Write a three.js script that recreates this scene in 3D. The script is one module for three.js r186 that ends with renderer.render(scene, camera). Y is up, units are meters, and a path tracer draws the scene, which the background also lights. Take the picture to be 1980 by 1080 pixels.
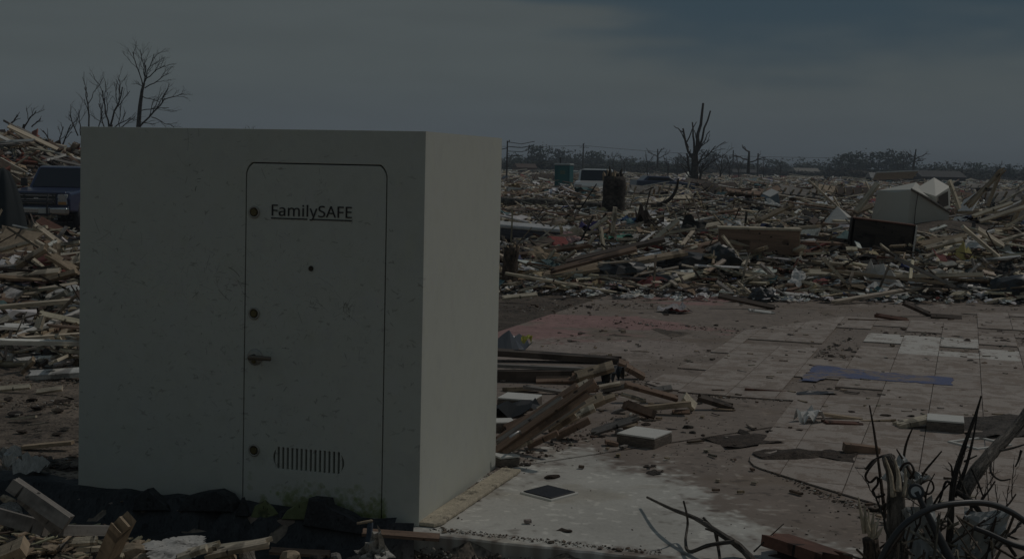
import * as THREE from 'three';
import { mergeGeometries, mergeVertices, toCreasedNormals } from 'three/addons/utils/BufferGeometryUtils.js';
import { RoundedBoxGeometry } from 'three/addons/geometries/RoundedBoxGeometry.js';
import { FontLoader } from 'three/addons/loaders/FontLoader.js';
import { ConvexGeometry } from 'three/addons/geometries/ConvexGeometry.js';
import { TextGeometry } from 'three/addons/geometries/TextGeometry.js';

const scene = new THREE.Scene();
const rad = THREE.MathUtils.degToRad;

// ---------------------------------------------------------------- camera, sky, sun, exposure
const camera = new THREE.PerspectiveCamera(2 * Math.atan(540 / 2500) * 180 / Math.PI, 1980 / 1080, 0.1, 5000);
camera.setViewOffset(1980, 1080, 0, 116.83, 1980, 1080);
camera.position.set(0, 1.6863, 0);
camera.rotation.set(-rad(2.417), 0, rad(1.194), 'XYZ');
scene.add(camera);

const EXPOSURE = 0.109;
const SUN_ELEVATION = rad(48), SUN_AZIMUTH = rad(57);     // azimuth: to the right of straight ahead
const sunDir = new THREE.Vector3(Math.cos(SUN_ELEVATION) * Math.sin(SUN_AZIMUTH), Math.sin(SUN_ELEVATION), -Math.cos(SUN_ELEVATION) * Math.cos(SUN_AZIMUTH));
const sun = new THREE.DirectionalLight(new THREE.Color().setRGB(1, 0.94, 0.86), 5);
sun.position.copy(sunDir).multiplyScalar(80).add(new THREE.Vector3(0, 0, -20));
sun.target.position.set(0, 0, -20);
sun.castShadow = true;
sun.shadow.radius = 2;
sun.shadow.mapSize.set(4096, 4096);
Object.assign(sun.shadow.camera, { left: -45, right: 45, top: 45, bottom: -45, near: 1, far: 200 });
scene.add(sun, sun.target);

// ---------------------------------------------------------------- noise
function rng(seed) { let s = seed >>> 0; return () => { s = (s + 0x6D2B79F5) >>> 0; let t = s; t = Math.imul(t ^ (t >>> 15), t | 1); t ^= t + Math.imul(t ^ (t >>> 7), t | 61); return ((t ^ (t >>> 14)) >>> 0) / 4294967296; }; }
function hash(x, y, s) { let h = Math.imul(x | 0, 374761393) ^ Math.imul(y | 0, 668265263) ^ Math.imul(s | 0, 974634541); h = Math.imul(h ^ (h >>> 13), 1274126177); return ((h ^ (h >>> 16)) >>> 0) / 4294967296; }
function vnoise(x, y, s = 0) { const i = Math.floor(x), j = Math.floor(y); let u = x - i, v = y - j; u = u * u * (3 - 2 * u); v = v * v * (3 - 2 * v); const a = hash(i, j, s), b = hash(i + 1, j, s), c = hash(i, j + 1, s), d = hash(i + 1, j + 1, s); return a + (b - a) * u + (c - a) * v + (a - b - c + d) * u * v; }
function fbm(x, y, s = 0, o = 4) { let a = 0, w = 0.5, t = 0; for (let k = 0; k < o; k++) { a += w * vnoise(x, y, s + k * 17); t += w; w *= 0.5; x = x * 2.03 + 5.1; y = y * 2.03 + 1.7; } return a / t; }
const ss = (a, b, x) => { const t = Math.min(1, Math.max(0, (x - a) / (b - a))); return t * t * (3 - 2 * t); };
const mix = (a, b, t) => a + (b - a) * t;

// sky: a thin sheet of high cloud that ends in a ragged edge, clear blue with wisps above it
{
  const w = 2048, h = 1024, data = new Float32Array(w * h * 4);
  for (let j = 0; j < h; j++) {
    const el = (j + 0.5) / h * 180 - 90;                       // row 0 is the nadir
    for (let i = 0; i < w; i++) {
      const az = (i + 0.5) / w * 360;
      const e = Math.max(el, 0), ca = Math.cos(az * Math.PI / 180), sa = Math.sin(az * Math.PI / 180);
      const k = 1 / (Math.sin(e * Math.PI / 180) + 0.10), px = ca * k, pz = sa * k;
      const n1 = fbm(px * 1.7 + 3, pz * 1.7 + 8, 3, 5), n2 = fbm(px * 0.55 + 11, pz * 0.55, 9, 4);
      const streak = fbm(az * 0.09 + 40, e * 1.1, 21, 4), fine = fbm(az * 0.5, e * 2.6 + 9, 27, 4);
      // edge of the sheet: low where the break is (straight ahead and to the right), high elsewhere
      const gap = ss(76, 97, az + (streak - 0.5) * 16) * (1 - ss(140, 175, az));
      const edge = mix(26, 4.6, gap) + (streak - 0.5) * 2.6 + (fine - 0.5) * 1.2;
      let cloud = 1 - ss(edge - 1.8, edge + 2.6, e);
      cloud = Math.max(cloud, ss(0.42, 0.72, n1 * 0.65 + n2 * 0.45) * 0.85 * ss(9, 20, e));
      const t = ss(0, 60, e);
      const blue = [mix(0.34, 0.10, t), mix(0.535, 0.25, t), mix(0.68, 0.50, t)];
      const lit = 0.92 + 0.15 * streak + 0.05 * (fine - 0.5) + 0.05 * (n1 - 0.5);
      const low = 1 - ss(0, 4.5, e);
      const cl = [mix(0.68, 0.625, low) * lit, mix(0.80, 0.74, low) * lit, mix(0.82, 0.84, low) * lit];
      const o = (j * w + i) * 4;
      for (let c = 0; c < 3; c++) data[o + c] = mix(blue[c], cl[c], cloud * 0.93);
      data[o + 3] = 1;
      if (el < 0) { data[o] = 0.33; data[o + 1] = 0.30; data[o + 2] = 0.27; }
    }
  }
  const sky = new THREE.DataTexture(data, w, h, THREE.RGBAFormat, THREE.FloatType);
  sky.mapping = THREE.EquirectangularReflectionMapping; sky.magFilter = sky.minFilter = THREE.LinearFilter; sky.colorSpace = THREE.LinearSRGBColorSpace; sky.needsUpdate = true;
  scene.background = sky; scene.environment = sky;
}

const renderer = new THREE.WebGLRenderer({ antialias: true });
renderer.toneMapping = THREE.LinearToneMapping;
renderer.toneMappingExposure = EXPOSURE;
renderer.shadowMap.enabled = true;

// ---------------------------------------------------------------- helpers
const V = (x, y, z) => new THREE.Vector3(x, y, z);
const taken = new Map();
function numbered(name) { const n = taken.get(name) ?? 0; taken.set(name, n + 1); return n ? `${name}_${String(n).padStart(3, '0')}` : name; }
function tag(o, label, category, group, kind) { o.userData = { label, category }; if (group) o.userData.group = group; if (kind) o.userData.kind = kind; return o; }
function shade(m) { m.castShadow = m.receiveShadow = true; return m; }
function thing(name, label, category, pos = [0, 0, 0], turn = 0, group) {
  const o = new THREE.Group(); o.name = numbered(name); o.position.set(...pos); o.rotation.y = turn; scene.add(o); return tag(o, label, category, group);
}
function part(name, geo, material, parent, pos, rot) {
  const m = shade(new THREE.Mesh(geo, material)); m.name = name; if (pos) m.position.set(...pos); if (rot) m.rotation.set(...rot); parent.add(m); return m;
}
function solo(name, geo, material, label, category, group, kind) {
  const m = shade(new THREE.Mesh(geo, material)); m.name = numbered(name); scene.add(m); return tag(m, label, category, group, kind);
}
function structure(name, geo, material) { const m = shade(new THREE.Mesh(geo, material)); m.name = name; m.userData.kind = 'structure'; scene.add(m); return m; }
function copy(o, label, group) { const c = o.clone(); c.name = numbered(o.name.replace(/_\d{3}$/, '')); scene.add(c); c.userData = { ...o.userData }; if (label) c.userData.label = label; if (group) c.userData.group = group; return c; }
const box = (w, h, d, x = 0, y = 0, z = 0) => new THREE.BoxGeometry(w, h, d).translate(x, y, z);
const rbox = (w, h, d, r, x = 0, y = 0, z = 0) => new RoundedBoxGeometry(w, h, d, 2, Math.min(r, w / 2.01, h / 2.01, d / 2.01)).translate(x, y, z);
const cyl = (r0, r1, h, n = 12) => new THREE.CylinderGeometry(r1, r0, h, n);
function merge(list) { return mergeGeometries(list.map(g => { const q = g.index ? g.toNonIndexed() : g; for (const k of Object.keys(q.attributes)) if (!['position', 'normal', 'uv'].includes(k)) q.deleteAttribute(k); return q; })); }
function tube(points, radii, sides = 7) {              // a tapered tube along points, radii per point
  const P = points.map(p => p.isVector3 ? p : V(...p)), n = P.length, pos = [], uv = [], idx = []; let nx = null, len = 0;
  for (let i = 0; i < n; i++) {
    const t = V().subVectors(P[Math.min(n - 1, i + 1)], P[Math.max(0, i - 1)]).normalize();
    if (!nx) nx = Math.abs(t.y) < 0.9 ? V(0, 1, 0).cross(t).normalize() : V(1, 0, 0).cross(t).normalize();
    nx = nx.clone().addScaledVector(t, -nx.dot(t)).normalize();
    const b = V().crossVectors(t, nx), r = Array.isArray(radii) ? radii[i] : radii;
    if (i) len += P[i].distanceTo(P[i - 1]);
    for (let k = 0; k <= sides; k++) { const a = k / sides * Math.PI * 2, c = Math.cos(a) * r, s = Math.sin(a) * r; pos.push(P[i].x + nx.x * c + b.x * s, P[i].y + nx.y * c + b.y * s, P[i].z + nx.z * c + b.z * s); uv.push(k / sides, len * 2); }
    if (i) for (let k = 0; k < sides; k++) { const a = (i - 1) * (sides + 1) + k, q = a + sides + 1; idx.push(a, a + 1, q, a + 1, q + 1, q); }
  }
  for (const [row, flip] of [[0, false], [n - 1, true]]) { const c = pos.length / 3; pos.push(P[row].x, P[row].y, P[row].z); uv.push(0.5, 0.5); for (let k = 0; k < sides; k++) { const a = row * (sides + 1) + k; flip ? idx.push(c, a, a + 1) : idx.push(c, a + 1, a); } }
  const g = new THREE.BufferGeometry(); g.setAttribute('position', new THREE.Float32BufferAttribute(pos, 3)); g.setAttribute('uv', new THREE.Float32BufferAttribute(uv, 2)); g.setIndex(idx); g.computeVertexNormals(); return g;
}
function wobble(a, b, n, amp, R) { const A = V(...a), B = V(...b), out = []; for (let i = 0; i <= n; i++) { const p = A.clone().lerp(B, i / n); if (i && i < n) p.add(V(R() - 0.5, R() - 0.5, R() - 0.5).multiplyScalar(amp * 2)); out.push(p); } return out; }

// ---------------------------------------------------------------- materials
function grey(w, h, f) { const d = new Uint8Array(w * h * 4); for (let j = 0; j < h; j++) for (let i = 0; i < w; i++) { const v = Math.max(0, Math.min(255, f(i / w, j / h, i, j) * 255)), o = (j * w + i) * 4; d[o] = d[o + 1] = d[o + 2] = v; d[o + 3] = 255; } const t = new THREE.DataTexture(d, w, h); t.wrapS = t.wrapT = THREE.RepeatWrapping; t.magFilter = THREE.LinearFilter; t.minFilter = THREE.LinearMipmapLinearFilter; t.generateMipmaps = true; t.needsUpdate = true; return t; }
function srgb(t) { const c = t.clone(); c.colorSpace = THREE.SRGBColorSpace; c.needsUpdate = true; return c; }
const lap = (x, n) => ((x % n) + n) % n;
const tn = (u, v, nx, ny, s) => { const x = u * nx, y = v * ny, i = Math.floor(x), j = Math.floor(y); let a = x - i, b = y - j; a = a * a * (3 - 2 * a); b = b * b * (3 - 2 * b); const g = (p, q) => hash(lap(p, nx), lap(q, ny), s); return mix(mix(g(i, j), g(i + 1, j), a), mix(g(i, j + 1), g(i + 1, j + 1), a), b); };
const T = {
  wood: grey(512, 256, (u, v) => 0.80 + 0.16 * tn(u, v, 5, 60, 1) + 0.10 * tn(u, v, 14, 120, 2) + 0.22 * (tn(u, v, 3, 9, 3) - 0.5) - 0.5 * ss(0.86, 0.95, tn(u, v, 14, 7, 4)) + 0.1 * (tn(u, v, 60, 60, 5) - 0.5) - 0.25 * ss(0.70, 0.82, tn(u, v, 6, 4, 12))),
  grit: grey(512, 512, (u, v) => 0.85 + 0.22 * (tn(u, v, 8, 8, 1) - 0.5) + 0.22 * (tn(u, v, 24, 24, 2) - 0.5) + 0.22 * (tn(u, v, 70, 70, 3) - 0.5) + 0.26 * (tn(u, v, 200, 200, 4) - 0.5) - 0.35 * ss(0.80, 0.9, tn(u, v, 60, 60, 6)) + 0.2 * ss(0.86, 0.95, tn(u, v, 110, 110, 8))),
  bark: grey(256, 512, (u, v) => 0.72 + 0.4 * (tn(u, v, 18, 9, 1) - 0.5) + 0.35 * (tn(u, v, 36, 16, 2) - 0.5) + 0.2 * (tn(u, v, 80, 80, 3) - 0.5)),
  clean: grey(256, 256, (u, v) => 0.95 + 0.05 * (tn(u, v, 5, 5, 1) - 0.5) + 0.04 * (tn(u, v, 50, 50, 2) - 0.5) - 0.2 * ss(0.9, 0.96, tn(u, v, 16, 16, 5)) * tn(u, v, 60, 60, 7)),
  fleck: grey(512, 512, (u, v) => 0.93 + 0.10 * (tn(u, v, 9, 9, 1) - 0.5) + 0.12 * (tn(u, v, 40, 40, 2) - 0.5) + 0.10 * (tn(u, v, 160, 160, 3) - 0.5) - 0.4 * ss(0.72, 0.86, tn(u, v, 12, 12, 5)) * tn(u, v, 64, 64, 7) - 0.45 * ss(0.88, 0.95, tn(u, v, 90, 90, 9))),
};
for (const k of Object.keys(T)) T[k + 'C'] = srgb(T[k]);
function paint(rgb, o = {}) { const m = new THREE.MeshStandardMaterial({ roughness: 0.9, metalness: 0, side: THREE.DoubleSide, ...o }); m.color.setRGB(...rgb); return m; }
const M = {};
const woods = { pale: [0.74, 0.63, 0.48], tan: [0.53, 0.41, 0.285], straw: [0.76, 0.66, 0.50], brown: [0.31, 0.205, 0.145], grey: [0.34, 0.31, 0.28], dark: [0.125, 0.095, 0.076], white: [0.84, 0.82, 0.77], rust: [0.20, 0.095, 0.065] };
for (const [k, c] of Object.entries(woods)) M[k] = paint(c, { map: T.woodC, bumpMap: T.wood, bumpScale: 0.004, roughness: 0.85 });
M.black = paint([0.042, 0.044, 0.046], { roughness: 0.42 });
M.bark = paint([0.16, 0.115, 0.085], { map: T.barkC, bumpMap: T.bark, bumpScale: 0.012 });
M.greybark = paint([0.27, 0.235, 0.20], { map: T.barkC, bumpMap: T.bark, bumpScale: 0.010 });
M.darkbark = paint([0.125, 0.105, 0.09], { map: T.barkC, bumpMap: T.bark, bumpScale: 0.012 });
M.plaster = paint([0.76, 0.74, 0.70], { map: T.cleanC, bumpMap: T.fleck, bumpScale: 0.003 });
M.mud = paint([0.135, 0.098, 0.074], { map: T.gritC, bumpMap: T.grit, bumpScale: 0.012 });
M.concrete = paint([0.42, 0.39, 0.35], { map: T.gritC, bumpMap: T.grit, bumpScale: 0.006 });
M.steel = paint([0.42, 0.41, 0.40], { roughness: 0.38, metalness: 0.9 });
M.rubber = paint([0.042, 0.042, 0.044], { roughness: 0.55 });

// ---------------------------------------------------------------- the lie of the land
const BOX = V(-1.2776, 0, -6.1778), TURN = rad(15.97);
const AWAY = V(Math.sin(TURN), 0, -Math.cos(TURN)), ALONG = V(Math.cos(TURN), 0, Math.sin(TURN));
function land(x, z) {
  const d = -z, f = (x - BOX.x) * AWAY.x + (z - BOX.z) * AWAY.z, e = 10.2 + 6.3 * ss(-3, -1, x);
  const lump = (Math.sin(x * 0.83 + 1.3) * Math.sin(z * 0.71 + 0.4) + Math.sin(x * 1.9 + z * 0.6) * 0.5 + Math.sin(z * 1.63 - x * 0.45 + 2) * 0.45) * 0.5;
  const r = ss(e, e + 4.5, d), far = 1 - ss(42, 85, d);
  let h = r * ((0.40 + 0.24 * lump) * far + (1 - far) * (-0.02 + 0.30 * lump));
  const q = (cx, cz, s) => Math.exp(-((x - cx) ** 2 + (z - cz) ** 2) / (2 * s * s));
  const lw = 1 - ss(-6.5, -4, x); h = mix(h, h * (1 - ss(15, 24, d)) - 0.42 * ss(18, 31, d), lw);
  h += 2.5 * q(-19.5, -49, 4.6) + 0.2 * q(8.6, -24, 2.6);
  const t = Math.min(1, 1.6 * q(-13.3, -38, 3.4)); h = h * (1 - t) - 0.53 * t;
  const fr = ss(0.10, 0.16, -f);
  const u = (x - BOX.x) * ALONG.x + (z - BOX.z) * ALONG.z;
  return h * (1 - fr) - 0.13 * fr + 0.27 * ss(0.75, 1.15, -f) * (1 - ss(-0.1, 0.75, u));
}
{
  const rows = [], pos = [], uv = [], idx = [], R = rng(5);
  for (let d = 1.2; d < 160; d *= d < 20 ? 1.022 : 1.035) rows.push(d);
  const cols = 190;
  rows.forEach((d, j) => { for (let i = 0; i <= cols; i++) { const a = rad(-52 + 104 * i / cols), x = Math.tan(a) * d, z = -d, fade = ss(135, 158, d); const rough = 0.05 * (fbm(x * 1.7, z * 1.7, 4, 3) - 0.5) * ss(9, 13, d) + 0.02 * (fbm(x * 6, z * 6, 5, 2) - 0.5); pos.push(x, mix(land(x, z) - 0.012 + rough, -0.60, fade), z); uv.push(x * 0.6, z * 0.6); } });
  for (let j = 0; j + 1 < rows.length; j++) for (let i = 0; i < cols; i++) { const a = j * (cols + 1) + i, b = a + cols + 1; idx.push(a, a + 1, b, a + 1, b + 1, b); }
  const g = new THREE.BufferGeometry(); g.setAttribute('position', new THREE.Float32BufferAttribute(pos, 3)); g.setAttribute('uv', new THREE.Float32BufferAttribute(uv, 2)); g.setIndex(idx); g.computeVertexNormals();
  const cl = []; for (let i = 0; i < pos.length; i += 3) { const x = pos[i], z = pos[i + 2], n = fbm(x * 0.8, z * 0.8, 31, 4), m = fbm(x * 0.25, z * 0.25, 37, 3), q = fbm(x * 4, z * 4, 41, 3); const k = 0.55 + 0.5 * n + 0.5 * (q - 0.5), near = 1 - ss(9.4, 10.6, -z); cl.push(...[[0.42, 0.335, 0.26], [0.20, 0.155, 0.12]].reduce((a, b) => a.map((v, c) => mix(b[c], v, Math.min(1, ss(0.35, 0.65, m) * 0.5 + 0.7 * near)))).map(v => v * k)); }
  g.setAttribute('color', new THREE.Float32BufferAttribute(cl, 3));
  structure('terrain', g, paint([1, 1, 1], { vertexColors: true, map: T.gritC, bumpMap: T.grit, bumpScale: 0.02 }));
  const far = new THREE.CircleGeometry(3200, 96).rotateX(-Math.PI / 2).translate(0, -0.62, 0); for (let i = 0; i < far.attributes.uv.count; i++) far.attributes.uv.setXY(i, far.attributes.position.getX(i) * 0.15, far.attributes.position.getZ(i) * 0.15);
  structure('ground', far, paint([0.23, 0.19, 0.15], { map: T.gritC }));
}

// ---------------------------------------------------------------- house slab with what is left of its floors
const inside = (poly, x, z) => { let c = false; for (let i = 0, j = poly.length - 1; i < poly.length; j = i++) { const [xi, , zi] = poly[i], [xj, , zj] = poly[j]; if ((zi > z) !== (zj > z) && x < (xj - xi) * (z - zi) / (zj - zi) + xi) c = !c; } return c; };
const edgeDist = (poly, x, z) => { let m = 1e9; for (let i = 0, j = poly.length - 1; i < poly.length; j = i++) { const [ax, , az] = poly[j], [bx, , bz] = poly[i], dx = bx - ax, dz = bz - az, t = Math.max(0, Math.min(1, ((x - ax) * dx + (z - az) * dz) / (dx * dx + dz * dz))); m = Math.min(m, Math.hypot(x - ax - dx * t, z - az - dz * t)); } return m; };
const zone = {
  pale: [[-0.673,0,-5.791], [0.702,0,-5.53], [1.509,0,-5.289], [1.248,0,-5.906], [1.123,0,-6.441], [0.886,0,-7.075], [0.459,0,-7.617], [0.058,0,-7.312], [-0.311,0,-6.477]],
  pink: [[-0.225,0,-12.411], [0.558,0,-12.064], [1.546,0,-12.211], [2.34,0,-13.407], [1.423,0,-14.526], [-0.271,0,-14.626]],
  pinkFar: [[1.304,0,-15.978], [2.579,0,-15.927], [2.943,0,-16.933], [2.238,0,-17.834], [1.668,0,-17.86]],
  beige: [[-0.195,0,-10.946], [0.963,0,-11.104], [1.597,0,-11.493], [2.098,0,-12.582], [0.845,0,-12.767], [-0.22,0,-12.158]],
  tiles: [[1.427,0,-7.516], [1.401,0,-7.395], [1.404,0,-7.28], [1.431,0,-7.208], [1.616,0,-6.894], [1.868,0,-6.5], [2.744,0,-5.111], [5.682,0,-9.297], [8.287,0,-17.02], [5.725,0,-15.608], [3.93,0,-14.971], [2.451,0,-13.425], [1.929,0,-11.993], [1.074,0,-10.011], [1.233,0,-9.664], [1.672,0,-9.498], [2.086,0,-9.379]],
  bare: [[2.741,0,-11.346], [2.93,0,-11.372], [3.863,0,-13.653], [3.671,0,-13.971]],
  bareFar: [[3.93,0,-14.971], [5.295,0,-14.424], [5.725,0,-15.608], [4.903,0,-15.79]],
  white: [[2.978,0,-11.561], [3.514,0,-12.223], [4.572,0,-11.596], [4.982,0,-12.65], [4.359,0,-13.318], [3.691,0,-13.625]],
  blue: [[2.323,0,-10.262], [2.647,0,-11.1], [3.103,0,-10.772], [3.657,0,-10.554], [3.526,0,-10.168], [2.982,0,-10.344], [2.597,0,-10.472], [2.447,0,-10.229]],
};
const SX0 = -4, SX1 = 12, SZ0 = -20, SZ1 = -4;
{
  const N = 1800, d = new Uint8Array(N * N * 4), enc = v => Math.max(0, Math.min(255, 255 * Math.pow(Math.max(0, v), 1 / 2.2)));
  for (let j = 0; j < N; j++) for (let i = 0; i < N; i++) {
    const x = mix(SX0, SX1, (i + 0.5) / N), z = mix(SZ1, SZ0, (j + 0.5) / N);
    const n = fbm(x * 1.1, z * 1.1, 2, 4), m = fbm(x * 4.5, z * 4.5, 7, 4), g = hash(i, j, 3), sp = fbm(x * 22, z * 22, 13, 2);
    // trowelled dirt drifts over bare concrete
    const away = inside(zone.pale, x, z) ? 0.55 + Math.min(0.5, edgeDist(zone.pale, x, z) * 0.8) : 0.5 - Math.min(0.42, edgeDist(zone.pale, x, z) * 0.55);
    let bare = ss(0.34, 0.66, away + (n - 0.5) * 0.6 + (m - 0.5) * 0.45 + (sp - 0.5) * 0.45);
    let c = [mix(0.29, 0.58, bare), mix(0.235, 0.56, bare), mix(0.196, 0.51, bare)];
    const stain = 0.7 * ss(0.58, 0.72, fbm(x * 2.3 + 9, z * 2.3, 17, 4)); c = c.map((v, k) => v * (1 - stain * [0.16, 0.20, 0.26][k]));
    const old = fbm(x * 0.9 + 4, z * 2.2, 23, 4);
    const inZone = (P, wdt) => ss(-wdt, wdt, (inside(P, x, z) ? 1 : -1) * edgeDist(P, x, z) + (m - 0.5) * 0.35 + (sp - 0.5) * 0.12);
    let k = Math.max(inZone(zone.pink, 0.05), inZone(zone.pinkFar, 0.05)) * ss(0.30, 0.46, old + (m - 0.5) * 0.35); c = [mix(c[0], 0.37, k), mix(c[1], 0.225, k), mix(c[2], 0.205, k)];
    k = inZone(zone.beige, 0.04) * ss(0.34, 0.44, old + (sp - 0.5) * 0.2); c = [mix(c[0], 0.38, k), mix(c[1], 0.315, k), mix(c[2], 0.275, k)];
    const spec = sp > 0.74 ? 1.25 : sp < 0.24 ? mix(0.66, 0.92, bare) : 1, gain = (0.80 + 0.34 * m + 0.14 * (g - 0.5)) * spec;
    const o = (j * N + i) * 4; d[o] = enc(c[0] * gain); d[o + 1] = enc(c[1] * gain); d[o + 2] = enc(c[2] * gain); d[o + 3] = 255;
  }
  const map = new THREE.DataTexture(d, N, N); map.colorSpace = THREE.SRGBColorSpace; map.magFilter = THREE.LinearFilter; map.minFilter = THREE.LinearMipmapLinearFilter; map.generateMipmaps = true; map.needsUpdate = true;
  const along = (u, v) => BOX.clone().addScaledVector(ALONG, u).addScaledVector(AWAY, v);
  const R = rng(81), pts = [];
  for (let u = -1.05; u < 9.5; u += 0.07) pts.push(along(u, -0.10 + 0.012 * (R() - 0.5) + (R() < 0.12 ? 0.02 * R() : 0)));
  pts.push(along(9.5, 12.5)); for (let u = 9.5; u > -0.6; u -= 0.3) pts.push(along(u, 12.2 + R() * 0.3)); pts.push(along(-1.05, 2.2));
  const sh = new THREE.Shape(pts.map(p => new THREE.Vector2(p.x, -p.z)));
  const g = new THREE.ExtrudeGeometry(sh, { depth: 0.20, bevelEnabled: true, bevelSize: 0.008, bevelThickness: 0.008, bevelSegments: 1 }).rotateX(-Math.PI / 2).translate(0, -0.208, 0);
  const P = g.attributes.position, U = g.attributes.uv; for (let i = 0; i < P.count; i++) U.setXY(i, (P.getX(i) - SX0) / (SX1 - SX0), (SZ1 - P.getZ(i)) / (SZ1 - SZ0));
  structure('house_slab', g, paint([1, 1, 1], { map, bumpMap: T.grit, bumpScale: 0.002, roughness: 0.92 }));
}
// floor tiles that still stick to the slab, each a piece of its own
{
  const floor = new THREE.Group(); floor.name = 'tile_floor'; floor.userData.kind = 'structure'; scene.add(floor);
  const a = rad(19.4), ux = V(Math.cos(a), 0, Math.sin(a)), uz = V(Math.sin(a), 0, -Math.cos(a)), pitch = 0.36, O = V(...[1.592,0,-7.309]), R = rng(12);
  const dusty = (rgb, seed, amount) => { const N = 256, d = new Uint8Array(N * N * 4), enc = v => Math.max(0, Math.min(255, 255 * Math.pow(Math.max(0, v), 1 / 2.2))); for (let j = 0; j < N; j++) for (let i = 0; i < N; i++) { const u = i / N, v = j / N, n = tn(u, v, 3, 3, seed) * 0.45 + tn(u, v, 9, 9, seed + 1) * 0.3 + tn(u, v, 34, 34, seed + 2) * 0.25, k = ss(amount, amount + 0.2, n) * 0.85, g = 0.78 + 0.24 * tn(u, v, 90, 90, seed + 3) + 0.2 * tn(u, v, 128, 128, seed + 4), c = [0.30, 0.235, 0.19], o = (j * N + i) * 4; for (let q = 0; q < 3; q++) d[o + q] = enc(mix(rgb[q], c[q], k) * g); d[o + 3] = 255; } const t = new THREE.DataTexture(d, N, N); t.colorSpace = THREE.SRGBColorSpace; t.wrapS = t.wrapT = THREE.RepeatWrapping; t.magFilter = THREE.LinearFilter; t.needsUpdate = true; return t; };
  const mats = [...Array(12)].map((_, k) => { const q = 0.92 + 0.14 * R(); return paint([1, 1, 1], { map: dusty([0.45 * q, 0.385 * q, 0.335 * q], 100 + k * 7, 0.36 + 0.16 * R()), bumpMap: T.grit, bumpScale: 0.0025, roughness: 0.7 + 0.2 * R() }); });
  const bright = [0, 1, 2].map(k => paint([1, 1, 1], { map: dusty([0.68, 0.64, 0.58], 300 + k * 7, 0.5), roughness: 0.7 }));
  const geo = new THREE.BoxGeometry(pitch - 0.005, 0.007, pitch - 0.005);
  const half = (pitch - 0.005) / 2;
  const clip = (c) => { let P = zone.tiles.map(q => { const d = V(q[0], 0, q[2]).sub(c); return [d.dot(ux), d.dot(uz)]; }); for (const [ax, s] of [[0, 1], [0, -1], [1, 1], [1, -1]]) { const Q = []; for (let k = 0; k < P.length; k++) { const a2 = P[k], b2 = P[(k + 1) % P.length], ia = a2[ax] * s <= half, ib = b2[ax] * s <= half, t = (s * half - a2[ax]) / (b2[ax] - a2[ax] || 1e-9); if (ia) Q.push(a2); if (ia !== ib) Q.push([a2[0] + (b2[0] - a2[0]) * t, a2[1] + (b2[1] - a2[1]) * t]); } P = Q; } let A = 0; P.forEach((p, k) => { const q = P[(k + 1) % P.length]; A += p[0] * q[1] - q[0] * p[1]; }); return [P, Math.abs(A) / 2 / (4 * half * half)]; };
  for (let i = -7; i < 22; i++) for (let j = -6; j < 26; j++) {
    const p = O.clone().addScaledVector(ux, (i + 0.5) * pitch).addScaledVector(uz, (j + 0.5) * pitch), x = p.x, z = p.z;
    const [piece, share] = clip(p); if (share < 0.06 || inside(zone.bare, x, z) || inside(zone.bareFar, x, z) ) continue;
    if (Math.abs(x / -z) > 0.47) continue;
    if (fbm(x * 0.7, z * 1.2, 77, 3) > 0.69 && R() < 0.7) continue;          // lost tiles
    const m = inside(zone.white, x, z) ? bright[(i + j + 60) % 3] : mats[Math.floor(R() * 12)];
    if (share < 0.985) {                                     // a tile broken off along the edge of the floor
      const g = new THREE.ExtrudeGeometry(new THREE.Shape(piece.map(q => new THREE.Vector2(q[0], q[1]))), { depth: 0.007, bevelEnabled: false }).rotateX(-Math.PI / 2).translate(0, -0.0035, 0), gp = g.attributes.position, gu = g.attributes.uv; for (let k = 0; k < gp.count; k++) gu.setXY(k, gp.getX(k) / pitch + 0.5, gp.getZ(k) / pitch + 0.5);
      part('tile', g, m, floor, [x, 0.0065 + R() * 0.001, z], [0, -a, 0]); continue;
    }
    const t = part('tile', geo, m, floor, [x, 0.0065 + R() * 0.001, z], [0, -a + Math.floor(R() * 4) * Math.PI / 2 + (R() - 0.5) * 0.008, 0]);
  }
  const rag = []; zone.blue.forEach((p, i) => { const q = zone.blue[(i + 1) % zone.blue.length], n = Math.max(2, Math.round(Math.hypot(p[0] - q[0], p[2] - q[2]) / 0.06)); for (let k = 0; k < n; k++) rag.push(new THREE.Vector2(mix(p[0], q[0], k / n) + (R() - 0.5) * 0.035, -mix(p[2], q[2], k / n) + (R() - 0.5) * 0.035 * (R() < 0.2 ? 2.5 : 1))); });
  const bs = new THREE.Shape(rag), bg = new THREE.ExtrudeGeometry(bs, { depth: 0.002, bevelEnabled: false }).rotateX(-Math.PI / 2).translate(0, 0.0125, 0);
  solo('vinyl_strip', bg, paint([1, 1, 1], { map: (() => { const t = dusty([0.12, 0.145, 0.27], 500, 0.47); t.repeat.set(1.4, 1.4); return t; })(), roughness: 0.7 }), 'long faded blue vinyl strip stuck across the floor tiles', 'flooring');
}
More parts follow.
